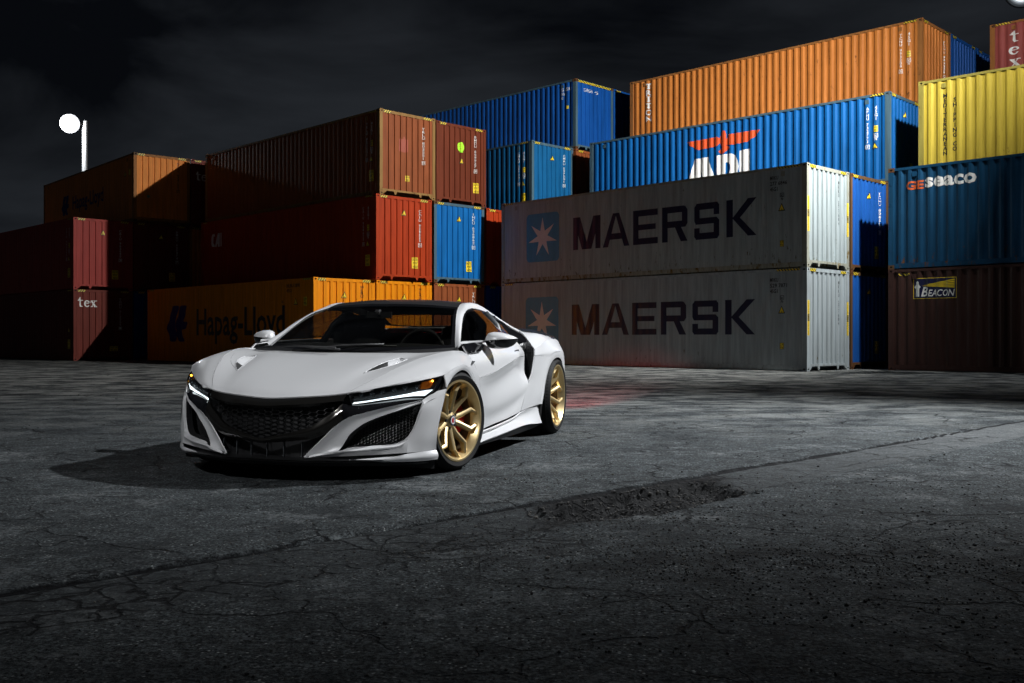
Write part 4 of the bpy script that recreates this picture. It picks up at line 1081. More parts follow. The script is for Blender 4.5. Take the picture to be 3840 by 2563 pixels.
# ---- hood with scoops
h0 = [(-.825,0,.498),(-.745,0,.546),(-.60,0,.602),(-.40,0,.662),(-.20,0,.708),(0,0,.742),(.11,0,.757)]
h1 = [(-.808,.165,.506),(-.725,.17,.553),(-.585,.185,.607),(-.39,.20,.667),(-.19,.215,.713),(0,.23,.745),(.115,.24,.758)]
h2 = [(-.768,.30,.514),(-.695,.315,.556),(-.565,.34,.610),(-.38,.375,.670),(-.19,.41,.716),(.01,.45,.748),(.13,.47,.761)]
h3 = [(-.738,.39,.522),(-.668,.415,.558),(-.55,.45,.606),(-.375,.505,.660),(-.185,.555,.706),(.03,.605,.746),(.16,.625,.763)]
h4 = [(-.708,.466,.533),(-.638,.509,.569),(-.52,.575,.620),(-.345,.65,.683),(-.170,.714,.732),(.06,.778,.768),(.22,.803,.779)]
EIN = [(-.440,.450),(-.33,.463),(-.22,.488),(-.13,.512),(-.06,.535)]; EOUT = [(-.440,.450),(-.37,.505),(-.29,.555),(-.20,.592),(-.10,.600)]
TRI = EIN+EOUT[:0:-1]
def poly_in(x, y, poly):
    c = False
    for i in range(len(poly)):
        x1, y1 = poly[i]; x2, y2 = poly[(i+1) % len(poly)]
        if (y1 > y) != (y2 > y) and x < (x2-x1)*(y-y1)/(y2-y1)+x1: c = not c
    return c
in_tri = poly_in
hood = loft(mirror_rows([h0, h1, h2, h3, h4]), 130, 17)
hood_o = panel('hood', hood, M_PRL, car, skip=lambda p: in_tri(p.x, abs(p.y), TRI), flange=.014)
def hood_z(a, b_):
    best = None; g = hood[0]; b_ = abs(b_)
    for r in g[len(g)//2:]:
        for p in r:
            d = (p.x-a)**2+(p.y-b_)**2
            if best is None or d < best[0]: best = (d, p.z)
    return best[1]
for s in (1, -1):
    ei = [(x, y, hood_z(x, y)+.0005) for x, y in EIN]; eo = [(x, y, hood_z(x, y)+.0005) for x, y in EOUT]
    dp = (0, .040, .048, .034, .004)
    r1_ = [(p[0]+.004, p[1]+.003, p[2]-d) for p, d in zip(ei, dp)]; r2_ = [(p[0]*.5+q[0]*.5, p[1]*.5+q[1]*.5, (p[2]+q[2])/2-d*.9) for p, q, d in zip(ei, eo, dp)]
    panel('hood_vent', loft([ei, r1_, r2_, eo], 30, 6, sharp=(1,)), [M_PRL, M_MBLK], hood_o, side=s, flange=0, gap=0, mi=lambda u, v: 1 if u < .60 and True else 0, cen=Vector((-.2,.5,.3)))
    b_ = MB()
    for c in (EIN, EOUT): b_.tube([V3((p.x, p.y, hood_z(p.x, p.y)+.0004), s) for p in [Vector(q) for q in resample([(x, y, 0) for x, y in c], 30)]], .0024, 6)
    b_.build('vent_lip', M_PRL, hood_o, smooth=True)
    # fine seam around the scoop insert
    q = [(-.45,.448),(-.37,.519),(-.296,.585),(-.193,.650),(-.075,.700)]; q2 = [(-.45,.448),(-.325,.459),(-.216,.479),(-.107,.505),(-.025,.546)]
    b_ = MB()
    for c in (q, q2):
        pts = [Vector((p.x, p.y, 0)) for p in resample([(x, y, 0) for x, y in c], 22)]
        b_.tube([V3((p.x, p.y, hood_z(p.x, p.y)-.0002), s) for p in pts], .0013, 5)
    b_.build('scoop_seam', simple('seam_grey', (.25, .25, .26), .6), hood_o, smooth=True)

# ---- front fenders
f0 = [(-.708,.466,.533),(-.638,.509,.569),(-.52,.575,.620),(-.345,.65,.683),(-.170,.714,.732),(.06,.778,.768),(.22,.803,.779),(.40,.812,.774)]
f1 = [(-.690,.50,.539),(-.615,.58,.573),(-.49,.665,.622),(-.32,.75,.682),(-.15,.812,.728),(.06,.850,.756),(.21,.860,.760),(.370,.862,.748)]
f2 = [(-.675,.530,.543),(-.590,.64,.568),(-.455,.745,.608),(-.31,.835,.655),(-.16,.893,.702),(.03,.905,.728),(.185,.905,.726),(.350,.89,.724)]
f3 = [(-.668,.553,.547),(-.575,.650,.565),(-.440,.774,.592),(-.26,.915,.632),(-.185,.948,.668),(-.011,.958,.692),(.11,.957,.672),(.335,.914,.697)]
fl = [(-.26,.915,.632),(-.185,.948,.668),(-.011,.958,.692),(.11,.957,.672),(.205,.953,.627),(.30,.945,.56),(.375,.936,.49),(.435,.928,.40),(.47,.92,.30),(.50,.912,.215)]
lip = [(-.272,.941,.549),(-.192,.952,.619),(-.055,.955,.655),(.070,.952,.646),(.170,.950,.604),(.262,.945,.528),(.335,.936,.452),(.395,.928,.36),(.435,.92,.25),(.455,.92,.165)]
sh = [(.335,.914,.697),(.348,.932,.650),(.40,.937,.587),(.440,.931,.51),(.457,.927,.40),(.485,.918,.305),(.535,.905,.218)]
fls = [(.11,.957,.672),(.205,.953,.627),(.30,.945,.56),(.375,.936,.49),(.435,.928,.40),(.47,.92,.30),(.50,.912,.215)]
g = loft([f0, f1, f2, f3], 60, 10)+loft([fl, [tuple((Vector(a)+Vector(b))/2+Vector((0,.003,0))) for a, b in zip(fl, lip)], lip], 48, 5)+loft([fls, sh], 36, 6)
both('fender', g, M_PRL, car)
lipw = [(-.352,.89,.05),(-.366,.91,.25),(-.328,.928,.41)]+lip[0:]+[(.47,.91,.05)]
both('wheel_well', loft([lipw, [(p[0], .55, p[2]) for p in lipw]], 60, 4), M_MBLK, car, flange=0, gap=0)
# ---- doors
R0 = [(.40,.812,.812),(.75,.832,.830),(1.1,.838,.84),(1.40,.838,.845),(1.58,.835,.846),(1.709,.828,.842)]
R1 = [(.370,.862,.750),(.75,.888,.768),(1.1,.895,.776),(1.42,.892,.774),(1.62,.880,.770),(1.819,.858,.757)]
R1b = [(.337,.914,.697),(.75,.922,.702),(1.09,.922,.725),(1.42,.915,.744),(1.62,.895,.742),(1.822,.864,.735)]
R2 = [(.402,.937,.587),(.758,.937,.620),(1.094,.934,.670),(1.427,.926,.715),(1.62,.898,.716),(1.820,.868,.712)]
R2b = [(.425,.933,.55),(.755,.918,.565),(1.10,.912,.61),(1.43,.908,.66),(1.61,.890,.655),(1.775,.878,.645)]
R3 = [(.442,.930,.51),(.75,.906,.50),(1.10,.898,.54),(1.43,.898,.60),(1.59,.892,.592),(1.736,.893,.581)]
R4 = [(.458,.926,.40),(.75,.919,.375),(1.15,.921,.41),(1.45,.929,.452),(1.60,.935,.477),(1.698,.936,.494)]
R4b = [(.50,.912,.30),(.76,.900,.285),(1.12,.905,.31),(1.38,.915,.35),(1.50,.925,.372),(1.585,.934,.385)]
R5 = [(.56,.90,.212),(.77,.90,.224),(1.08,.912,.242),(1.27,.92,.257),(1.38,.926,.267),(1.484,.931,.278)]
doors = both('door', loft([R0, R1, R1b, R2, R2b, R3, R4, R4b, R5], 50, 6, sharp=(3,)), M_PRL, car)
for s, d in zip((1, -1), doors):
    b_ = MB(); q = [(1.375,.8945,.752),(1.40,.8935,.765),(1.525,.8885,.775),(1.575,.8835,.757),(1.565,.885,.748),(1.46,.898,.731),(1.42,.899,.733)]
    b_.add([V3((p[0], p[1]+.010, p[2]), s) for p in q]+[V3((p[0], p[1]-.03, p[2]), s) for p in q], [tuple(range(7)) if s > 0 else tuple(range(6, -1, -1))]+[(i, (i+1) % 7, 7+(i+1) % 7, 7+i) for i in range(7)])
    h_ = b_.build('door_handle', M_GBLK, d)
# side marker slit on the fender
for s in (1, -1):
    b_ = MB(); q = [(.175,.925,.668),(.320,.925,.702),(.322,.925,.709),(.19,.925,.682)]
    b_.add([V3((p[0], .9215+.0195*(1-(p[0]-.17)/.15*.6), p[2]), s) for p in q]+[V3((p[0], .88, p[2]), s) for p in q], [(0,1,2,3),(0,1,5,4),(1,2,6,5),(2,3,7,6),(3,0,4,7)])
    b_.build('side_marker', M_TRIM, car)
# ---- sills
ST = [(.505,.905,.203),(.60,.905,.200),(.89,.915,.212),(1.349,.922,.240),(1.50,.930,.270),(1.80,.926,.291),(2.05,.93,.303)]
SM = [(.50,.882,.176),(.60,.882,.172),(.90,.892,.186),(1.35,.904,.212),(1.52,.914,.234),(1.82,.922,.238),(2.04,.938,.238)]
SB = [(.462,.932,.134),(.679,.941,.146),(1.0,.953,.157),(1.395,.961,.168),(1.643,.966,.167),(1.86,.968,.152),(2.046,.966,.143)]
SU = [(p[0], p[1]-.012, p[2]-.010) for p in SB]; SK = [(.462,.915,.112),(.679,.92,.112),(1.0,.92,.108),(1.395,.92,.106),(1.643,.92,.107),(1.86,.92,.108),(2.0,.92,.11)]
both('side_skirt', loft([ST, SM, SB], 46, 8), M_PRL, car)
both('sill_blade', loft([SU, SK, [(p[0], .5, .10) for p in SK]], 30, 3, lin=True), M_MBLK, car, flange=0)
# ---- rear quarters
Qa = [(2.22,.70,.935),(2.30,.70,.925),(2.42,.70,.91),(2.55,.70,.90),(2.70,.69,.895),(2.85,.68,.895),(3.0,.66,.90),(3.15,.62,.905),(3.26,.55,.91)]
Qb = [(2.075,.80,.88),(2.16,.82,.894),(2.32,.838,.904),(2.50,.835,.897),(2.66,.82,.889),(2.82,.805,.884),(3.0,.78,.882),(3.15,.74,.885),(3.28,.66,.89)]
Qc = [(1.85,.947,.772),(2.04,.948,.808),(2.30,.930,.845),(2.48,.917,.855),(2.65,.903,.855),(2.82,.885,.850),(3.0,.86,.845),(3.17,.82,.842),(3.32,.74,.84)]
Qd = [(1.812,.960,.725),(2.02,.967,.74),(2.27,.973,.75),(2.45,.974,.760),(2.62,.970,.762),(2.78,.957,.758),(2.95,.925,.75),(3.15,.865,.745),(3.36,.76,.74)]
Qe = [(1.812,.960,.718),(2.02,.967,.715),(2.27,.975,.702),(2.45,.977,.735),(2.62,.977,.740),(2.78,.970,.716),(2.93,.947,.69),(3.14,.885,.68),(3.38,.78,.67)]
S1L = [(1.812,.96,.718),(1.766,.95,.581),(1.714,.937,.508),(1.60,.935,.40),(1.50,.932,.282)]
S1M = [(2.02,.967,.715),(1.95,.96,.60),(1.90,.952,.51),(1.82,.942,.40),(1.74,.931,.292)]
S1R = [(2.27,.975,.702),(2.14,.973,.60),(2.07,.969,.50),(2.03,.963,.40),(2.01,.948,.305)]
AO = S1R[::-1]+[(2.45,.977,.735),(2.62,.977,.740),(2.78,.970,.716),(2.91,.953,.66),(3.0,.935,.57),(3.06,.915,.46),(3.08,.905,.33),(3.08,.895,.2)]
AL = [(2.05,.965,.305),(2.085,.97,.39),(2.125,.97,.47),(2.19,.97,.552),(2.31,.97,.637),(2.47,.97,.683),(2.62,.97,.688),(2.74,.965,.660),(2.84,.955,.60),(2.92,.945,.52),(2.975,.93,.43),(3.0,.92,.33),(3.01,.91,.2)]
W1 = [Qe[5], Qe[6], Qe[7], Qe[8]]; W2 = [(2.91,.953,.66),(3.03,.92,.63),(3.2,.87,.61),(3.42,.78,.60)]; W3 = [(3.0,.935,.57),(3.1,.905,.54),(3.25,.87,.52),(3.47,.78,.5)]; W4 = [(3.06,.915,.46),(3.15,.89,.44),(3.28,.86,.42),(3.49,.78,.4)]; W5 = [(3.08,.905,.33),(3.16,.88,.32),(3.3,.85,.3),(3.48,.76,.3)]; W6 = [(3.08,.895,.2),(3.16,.87,.2),(3.3,.84,.2),(3.44,.74,.2)]
qg = loft([Qa, Qb, Qc, Qd, Qe], 50, 8, sharp=(2,))+loft([S1L, S1M, S1R], 30, 8)+loft([AO, [tuple((Vector(a)+Vector(b))/2+Vector((0,.002,0))) for a, b in zip(AO, AL)], AL], 60, 5)+loft([W1, W2, W3, W4, W5, W6], 12, 4)
both('rear_quarter_panel', qg, M_PRL, car, gap=.0008)
alw = [(2.03,.95,.05)]+AL+[(3.01,.90,.08)]
both('wheel_well', loft([alw, [(p[0], .52, p[2]) for p in alw]], 60, 4), M_MBLK, car, flange=0, gap=0)
# rear fascia
RF = [(3.38,.78,.67),(3.42,.78,.60),(3.47,.78,.5),(3.49,.78,.4),(3.48,.76,.3),(3.44,.74,.2)]
panel('rear_bumper', loft([[(p[0]+k, p[1]*f, p[2]) for p in RF] for f, k in ((-1,0),(-.6,.05),(-.2,.075),(.2,.075),(.6,.05),(1,0))], 24, 4), M_PRL, car)
both('tail_light', loft([[(3.34,.77,.735),(3.44,.6,.75),(3.49,.3,.755),(3.50,.05,.755)], [(3.40,.775,.675),(3.47,.6,.685),(3.52,.3,.69),(3.53,.05,.69)]], 16, 3), M_TAIL, car, flange=.02)
b_ = MB(); b_.add([V3(p) for p in ((2.835,.944,.716),(2.875,.935,.712),(2.88,.934,.690),(2.84,.943,.694))], [(0,1,2,3)]); 
both('rear_side_marker', loft([[(2.83,.951,.722),(2.87,.946,.718)],[(2.835,.955,.700),(2.885,.951,.696)]], 3, 2), M_TAIL, car, flange=.01)
panel('rear_deck', loft(mirror_rows([[(2.30,0,.955),(2.7,0,.925),(3.1,0,.93),(3.33,0,.925),(3.46,0,.85),(3.50,0,.76)],[(2.28,.4,.95),(2.7,.4,.915),(3.05,.38,.92),(3.29,.35,.92),(3.43,.35,.85),(3.48,.35,.76)],[(2.24,.70,.93),(2.7,.69,.893),(3.0,.66,.898),(3.25,.56,.908),(3.36,.70,.83),(3.38,.77,.74)]]), 40, 8), M_PRL, car)
sp = loft(mirror_rows([[(3.02,0,.945),(3.20,0,.955),(3.30,0,.958)],[(2.98,.5,.935),(3.17,.52,.945),(3.26,.52,.947)],[(2.80,.82,.888),(2.93,.825,.886),(3.02,.80,.886)],[(2.66,.885,.862),(2.74,.893,.858),(2.80,.885,.857)]]), 14, 8)
panel('spoiler', sp, M_CARB, car, flange=.016)
# ---- pillars and roof rails
PI = [(.458,.735,.795),(.537,.705,.847),(.613,.680,.897),(.689,.655,.948),(.779,.625,1.0),(.901,.588,1.054),(1.06,.545,1.098),(1.2,.522,1.130),(1.4,.511,1.143),(1.6,.508,1.125),(1.8,.513,1.080),(2.0,.53,1.03),(2.2,.57,.975),(2.36,.66,.925)]
PM = [(.472,.755,.815),(.548,.730,.862),(.622,.706,.905),(.698,.683,.950),(.783,.658,.993),(.895,.624,1.044),(1.05,.590,1.093),(1.2,.570,1.131),(1.4,.572,1.137),(1.6,.576,1.113),(1.8,.587,1.068),(2.0,.603,1.022),(2.17,.638,.974),(2.25,.70,.932)]
PO = [(.499,.762,.832),(.570,.740,.868),(.638,.718,.902),(.710,.697,.940),(.785,.675,.977),(.885,.648,1.022),(1.03,.626,1.073),(1.19,.613,1.093),(1.38,.610,1.089),(1.58,.607,1.073),(1.77,.607,1.049),(1.95,.625,1.005),(2.10,.665,.955),(2.13,.735,.915)]
both('roof_pillar', loft([PI, PM, PO], 110, 6), M_PRL, car, flange=.018)
r0 = [(.985,0,1.122),(1.12,0,1.148),(1.30,0,1.166),(1.5,0,1.160),(1.68,0,1.130),(1.85,0,1.092)]
r1 = [(1.0,.27,1.118),(1.13,.265,1.143),(1.30,.26,1.162),(1.5,.26,1.155),(1.67,.26,1.125),(1.84,.26,1.088)]
r2 = [(1.062,.540,1.099),(1.18,.524,1.127),(1.32,.513,1.142),(1.5,.508,1.137),(1.65,.508,1.115),(1.8,.513,1.080)]
panel('roof', loft(mirror_rows([r0, r1, r2]), 40, 12), M_ROOF, car)
gr = []
for (cz, sd_) in zip([(.14,.768),(.36,.884),(.58,.984),(.78,1.058),(.985,1.120)], [(.462,.728,.797),(.613,.676,.896),(.779,.621,.999),(.901,.584,1.053),(1.06,.541,1.097)]):
    row = []
    for f in (0, .35, .68, .9, 1.0):
        row.append((cz[0]+(sd_[0]-cz[0])*f**2.6, sd_[1]*f, cz[1]+(sd_[2]-cz[1])*f**2.4))
    gr.append([(p[0], -p[1], p[2]) for p in row[:0:-1]]+row)
wg = loft(gr, 60, 10)
panel('windscreen', wg, [M_WIND, M_GBLK], car, flange=0, gap=.002, mi=lambda u, v: 1 if (u < .035 or u > .965 or v > .93 or v < .05) else 0)
# cowl and wipers
panel('cowl', loft(mirror_rows([[(.10,0,.745),(.13,0,.752),(.17,0,.772)],[(.12,.3,.748),(.15,.3,.755),(.19,.3,.776)],[(.20,.6,.755),(.25,.62,.762),(.31,.60,.788)],[(.33,.80,.765),(.40,.79,.775),(.47,.75,.80)]]), 8, 8), M_MBLK, car)
for (x0, y0_, x1, y1_, z0_, z1_) in ((.10,-.34,.30,.36,.768,.803),(.16,-.66,.10,.02,.780,.778)):
    b_ = MB(); b_.tube([V3((x0, y0_, z0_)), V3(((x0+x1)/2-.02, (y0_+y1_)/2, (z0_+z1_)/2+.018)), V3((x1, y1_, z1_))], .0075, 6); b_.tube([V3((x0-.01, y0_, z0_)), V3(((x0+x1)/2-.05, (y0_+y1_)/2, (z0_+z1_)/2+.022)), V3((x1-.06, y1_*.8, z1_+.012))], .009, 6)
    b_.build('wiper', M_MBLK, car, smooth=True)
# side windows with black surround
WT = [(.502,.758,.828),(.640,.714,.899),(.787,.671,.974),(1.03,.621,1.070),(1.38,.605,1.086),(1.60,.602,1.068)]
WM = [(.504,.762,.828),(.645,.772,.866),(.82,.752,.912),(1.09,.738,.955),(1.37,.733,.965),(1.56,.728,.955)]
WB = [(.506,.768,.827),(.65,.812,.834),(.90,.820,.840),(1.15,.823,.846),(1.38,.822,.850),(1.52,.818,.853)]
both('side_window', loft([WT, WM, WB], 44, 10), [M_SIDEG, M_GBLK], car, flange=0, gap=0, mi=lambda u, v: 1 if (v < .06 or v > .93 or u > .965) else 0)
T1 = [(1.60,.602,1.068),(1.58,.68,1.0),(1.555,.745,.93),(1.52,.818,.853),(1.62,.825,.845)]
T2 = [(1.80,.590,1.03),(1.86,.63,.97),(1.87,.69,.91),(1.84,.75,.86),(1.80,.80,.83)]
T3 = [(1.98,.632,1.0),(2.085,.655,.955),(2.11,.725,.915),(2.06,.79,.875),(1.98,.855,.83)]
both('quarter_trim', loft([T1, T2, T3], 24, 8), M_GBLK, car, flange=0, gap=0)
def mesh_mat(name, sc, c0=(.004,.004,.004), c1=(.035,.035,.036)):
    m, nt, b, o = newmat(name); N = nt.nodes.new; L = nt.links.new
    tc = N('ShaderNodeTexCoord'); v = N('ShaderNodeTexVoronoi'); v.feature = 'DISTANCE_TO_EDGE'; v.inputs['Scale'].default_value = sc; v.inputs['Randomness'].default_value = .15; L(tc.outputs['Object'], v.inputs['Vector'])
    r = N('ShaderNodeValToRGB'); r.color_ramp.elements[0].position = .06; r.color_ramp.elements[0].color = (*c1, 1); r.color_ramp.elements[1].position = .14; r.color_ramp.elements[1].color = (*c0, 1)
    L(v.outputs['Distance'], r.inputs[0]); L(r.outputs[0], b.inputs['Base Color']); b.inputs['Roughness'].default_value = .4
    bp = N('ShaderNodeBump'); bp.invert = True; bp.inputs['Strength'].default_value = 1; bp.inputs['Distance'].default_value = .006; L(v.outputs['Distance'], bp.inputs['Height']); L(bp.outputs[0], b.inputs['Normal'])
    return m
M_MESH = mesh_mat('intake_mesh', 42)
I1 = [(1.70,.820,.842),(1.815,.850,.757),(1.815,.856,.715),(1.733,.885,.581),(1.735,.915,.521),(1.70,.928,.497)]
I2 = [(1.86,.79,.84),(1.90,.84,.765),(1.91,.862,.71),(1.83,.885,.60),(1.775,.905,.53),(1.71,.92,.50)]
I3 = [(1.99,.85,.835),(1.868,.932,.776),(1.828,.950,.718),(1.782,.942,.583),(1.728,.930,.512),(1.702,.932,.498)]
both('side_intake', loft([I1, I2, I3], 36, 8), M_MESH, car, flange=0, gap=0)
# rear window (engine cover glass)
panel('rear_window', loft(mirror_rows([[(1.86,0,1.088),(2.1,0,1.02),(2.32,0,.955)],[(1.85,.26,1.084),(2.1,.26,1.016),(2.31,.28,.95)],[(1.82,.50,1.074),(2.0,.52,1.028),(2.22,.56,.965)]]), 20, 10), [M_WIND, M_GBLK], car, flange=0, gap=0, mi=lambda u, v: 1 if (u < .08 or u > .92 or v < .04 or v > .96) else 0)

# ---- front end: headlights
HT = [(-.705,.474,.529),(-.656,.560,.543),(-.595,.627,.557),(-.519,.701,.571),(-.440,.774,.588),(-.344,.848,.608),(-.266,.910,.627)]
HB = [(-.700,.492,.460),(-.638,.558,.470),(-.582,.625,.481),(-.528,.694,.491),(-.466,.761,.500),(-.408,.836,.497),(-.335,.899,.535)]
HM = [tuple((Vector(a)+Vector(b))/2+Vector((-.010,.006,.002))) for a, b in zip(HT, HB)]
def inset(rows, d): return [[(p[0]+d*.75, p[1]-d*.55, p[2]) for p in r] for r in rows]
ht = both('headlight', inset([HT, HM, HB], .035) and loft(inset([HT, HM, HB], .035), 40, 8), M_MBLK, car, flange=0, gap=0)
lens = loft([HT, HM, HB], 44, 10)
for s, hl in zip((1, -1), ht):
    panel('lens', lens, [M_LENS, M_GBLK], hl, side=s, flange=.012, gap=.001, mi=lambda u, v: 1 if (u > .955 or v < .07 or v > .97 or u < .02) else 0)
    # bright daytime strip
    DT = [(-.696,.500,.4745),(-.622,.572,.486),(-.561,.650,.501),(-.497,.728,.516),(-.430,.807,.531),(-.345,.873,.543)]
    DB = [(-.702,.495,.4650),(-.638,.558,.475),(-.582,.625,.486),(-.528,.694,.496),(-.455,.770,.506),(-.385,.835,.507)]
    off = lambda rows: [[(p[0]-.0035, p[1]+.003, p[2]) for p in r] for r in rows]
    panel('daytime_light', loft(off([DT, DB]), 34, 3), M_DRL, hl, side=s, flange=.006, gap=0)
    panel('indicator', loft([[(-.378,.822,.592),(-.335,.850,.600),(-.300,.872,.607)],[(-.398,.812,.549),(-.365,.840,.549),(-.340,.858,.556)]], 8, 4), M_AMB, hl, side=s, flange=.02, gap=0)
    b_ = MB(); c_ = V3((-.333,.866,.597), s)
    b_.lathe([(.0005, .007), (.006, .004), (.007, 0), (.006, -.004), (.0005, -.007)], 10, axis='z', off=tuple(c_)); b_.build('bulb', M_AMBL, hl, smooth=True)
    for k in range(6):
        t = .12+k*.125; p = crs([Vector(q) for q in HM], t*6); b_ = MB(); c_ = V3((p.x+.016, p.y-.012, p.z+.014), s)
        b_.box(c_.x-.012, c_.x+.012, c_.y-.013, c_.y+.013, c_.z-.012, c_.z+.012)
        b_.lathe([(.004, -.012), (.0125, .0), (.013, .004)], 12, axis='z', off=(c_.x-.016, c_.y, c_.z-.002))
        b_.build('led_projector', M_LED, hl, angle=30)
# black backing behind the whole nose
bk = [[(-.79,0,.485),(-.79,0,.40),(-.79,0,.28),(-.78,0,.20),(-.76,0,.12)],[(-.74,.25,.495),(-.74,.25,.40),(-.74,.25,.28),(-.73,.25,.20),(-.72,.25,.12)],[(-.65,.47,.515),(-.62,.46,.40),(-.62,.46,.28),(-.62,.46,.20),(-.61,.46,.12)],[(-.49,.66,.52),(-.44,.64,.42),(-.43,.64,.30),(-.43,.64,.22),(-.43,.64,.12)],[(-.32,.82,.56),(-.28,.78,.44),(-.27,.78,.30),(-.27,.78,.22),(-.27,.78,.12)]]
panel('nose_core', loft(mirror_rows(bk), 16, 5), M_MBLK, car, flange=0, gap=0)
# beak under the hood edge
bk0 = [(-.826,0,.493),(-.864,0,.474),(-.892,0,.452)]; bk1 = [(-.809,.165,.501),(-.848,.16,.482),(-.876,.155,.460)]; bk2 = [(-.769,.30,.509),(-.805,.29,.490),(-.845,.28,.468)]; bk3 = [(-.739,.39,.517),(-.768,.38,.499),(-.800,.37,.476)]; bk4 = [(-.709,.466,.527),(-.730,.46,.508),(-.748,.455,.485)]
panel('grille_beak', loft(mirror_rows([bk0, bk1, bk2, bk3, bk4]), 10, 8), M_PIANO, car, flange=.02)
# dark bow under the grille
V1 = [(-.915,0,.262),(-.912,.09,.280),(-.895,.166,.297),(-.868,.232,.314),(-.838,.302,.340),(-.812,.36,.382),(-.786,.419,.428),(-.757,.455,.470)]
V2 = [(-.895,0,.232),(-.885,.09,.238),(-.868,.166,.245),(-.848,.232,.252),(-.826,.30,.262),(-.812,.36,.290),(-.797,.415,.33),(-.775,.468,.372)]
VM = [tuple((Vector(a)+Vector(b))/2+Vector((-.012,0,0))) for a, b in zip(V1, V2)]
def cols(rows): return [list(c) for c in zip(*rows)]
panel('grille_bow', loft(mirror_rows(cols([V1, VM, V2])), 10, 6), M_PIANO, car, flange=.02, gap=0)
# gloss band below the headlights
Z1 = [(-.757,.455,.470),(-.702,.495,.460),(-.638,.558,.468),(-.582,.625,.479),(-.528,.694,.489),(-.466,.761,.498),(-.410,.838,.494)]
Z2 = [(-.775,.468,.372),(-.758,.502,.391),(-.707,.574,.415),(-.647,.643,.436),(-.583,.712,.454),(-.503,.777,.469),(-.432,.834,.480)]
ZM = [tuple((Vector(a)+Vector(b))/2+Vector((-.008,.004,0))) for a, b in zip(Z1, Z2)]
both('lamp_underband', loft([Z1, ZM, Z2], 30, 6), M_GBLK, car, flange=.02, gap=0)
# ---- front bumper (white)
BW = [(-.868,.262,.156),(-.841,.318,.217),(-.815,.376,.28),(-.79,.436,.343),(-.758,.502,.39),(-.707,.574,.414),(-.647,.643,.435),(-.583,.712,.453),(-.503,.777,.468),(-.435,.833,.479)]
BP = [(-.775,.430,.180),(-.748,.452,.215),(-.740,.475,.255),(-.732,.50,.293),(-.700,.560,.345),(-.660,.603,.370),(-.620,.650,.392),(-.560,.725,.422),(-.495,.790,.450),(-.430,.838,.476)]
BWM = [tuple((Vector(a)*.5+Vector(b)*.5)+Vector((.012,-.004,0))) for a, b in zip(BW, BP)]
BPi = [(p[0]+.05, p[1]+.01, p[2]-.004) for p in BP]
TIP = (-.866,.272,.158)
C1 = [TIP,(-.835,.381,.179),(-.775,.470,.187),(-.720,.555,.192),(-.665,.641,.200),(-.600,.724,.207),(-.570,.759,.217),(-.530,.784,.246),(-.500,.809,.311),(-.465,.838,.421),(-.440,.852,.459)]
PB = [TIP,(-.775,.430,.180),(-.735,.485,.205),(-.680,.555,.210),(-.625,.628,.214),(-.575,.690,.218),(-.545,.735,.230),(-.512,.770,.256),(-.482,.800,.318),(-.450,.826,.415),(-.430,.838,.468)]
PBi = [(p[0]+.05, p[1]-.01, p[2]+.006) for p in PB]
C6 = C1[:8]; BB = [(-.872,.263,.155),(-.840,.310,.154),(-.790,.39,.153),(-.740,.475,.155),(-.690,.555,.157),(-.640,.630,.159),(-.590,.718,.164),(-.545,.787,.167)]
K0 = [(-.545,.787,.167),(-.530,.784,.246),(-.500,.809,.311),(-.465,.838,.421),(-.440,.852,.459)]
K1 = [(-.455,.856,.168),(-.455,.860,.245),(-.432,.872,.325),(-.395,.890,.425),(-.350,.902,.495)]
K2 = [(-.357,.904,.170),(-.371,.913,.245),(-.358,.920,.328),(-.325,.930,.430),(-.273,.941,.543)]
TB0 = [(-.432,.838,.482),(-.390,.867,.508),(-.355,.888,.523),(-.330,.902,.536),(-.274,.939,.547)]; TB1 = [(-.440,.852,.459),(-.395,.872,.478),(-.350,.902,.495),(-.315,.922,.512),(-.273,.941,.543)]
both('pocket_liner', loft([BP, BPi], 60, 4)+loft([PB, PBi], 60, 4), M_MBLK, car, gap=0, flange=0)
bg = loft([BW, BWM, BP], 60, 5)+loft([C1, PB], 60, 5)+loft([C6, BB], 34, 5)+loft([K0, K1, K2], 34, 8)+loft([TB0, TB1], 12, 3)
both('front_bumper', bg, M_PRL, car, gap=0, flange=.008)
WL0 = [(-.767,.507,.136),(-.710,.587,.141),(-.655,.668,.147),(-.595,.750,.152),(-.540,.790,.161),(-.455,.856,.168),(-.357,.904,.170)]
WL1 = [(-.770,.510,.1345),(-.722,.585,.134),(-.668,.665,.132),(-.603,.745,.131),(-.527,.812,.133),(-.446,.872,.136),(-.362,.921,.140)]
WL2 = [(-.767,.507,.133),(-.720,.575,.127),(-.665,.655,.120),(-.600,.730,.115),(-.520,.803,.111),(-.440,.866,.110),(-.364,.918,.113)]
both('corner_winglet', loft([WL0, WL1, WL2], 40, 6), M_PRL, car, flange=.006, gap=0)
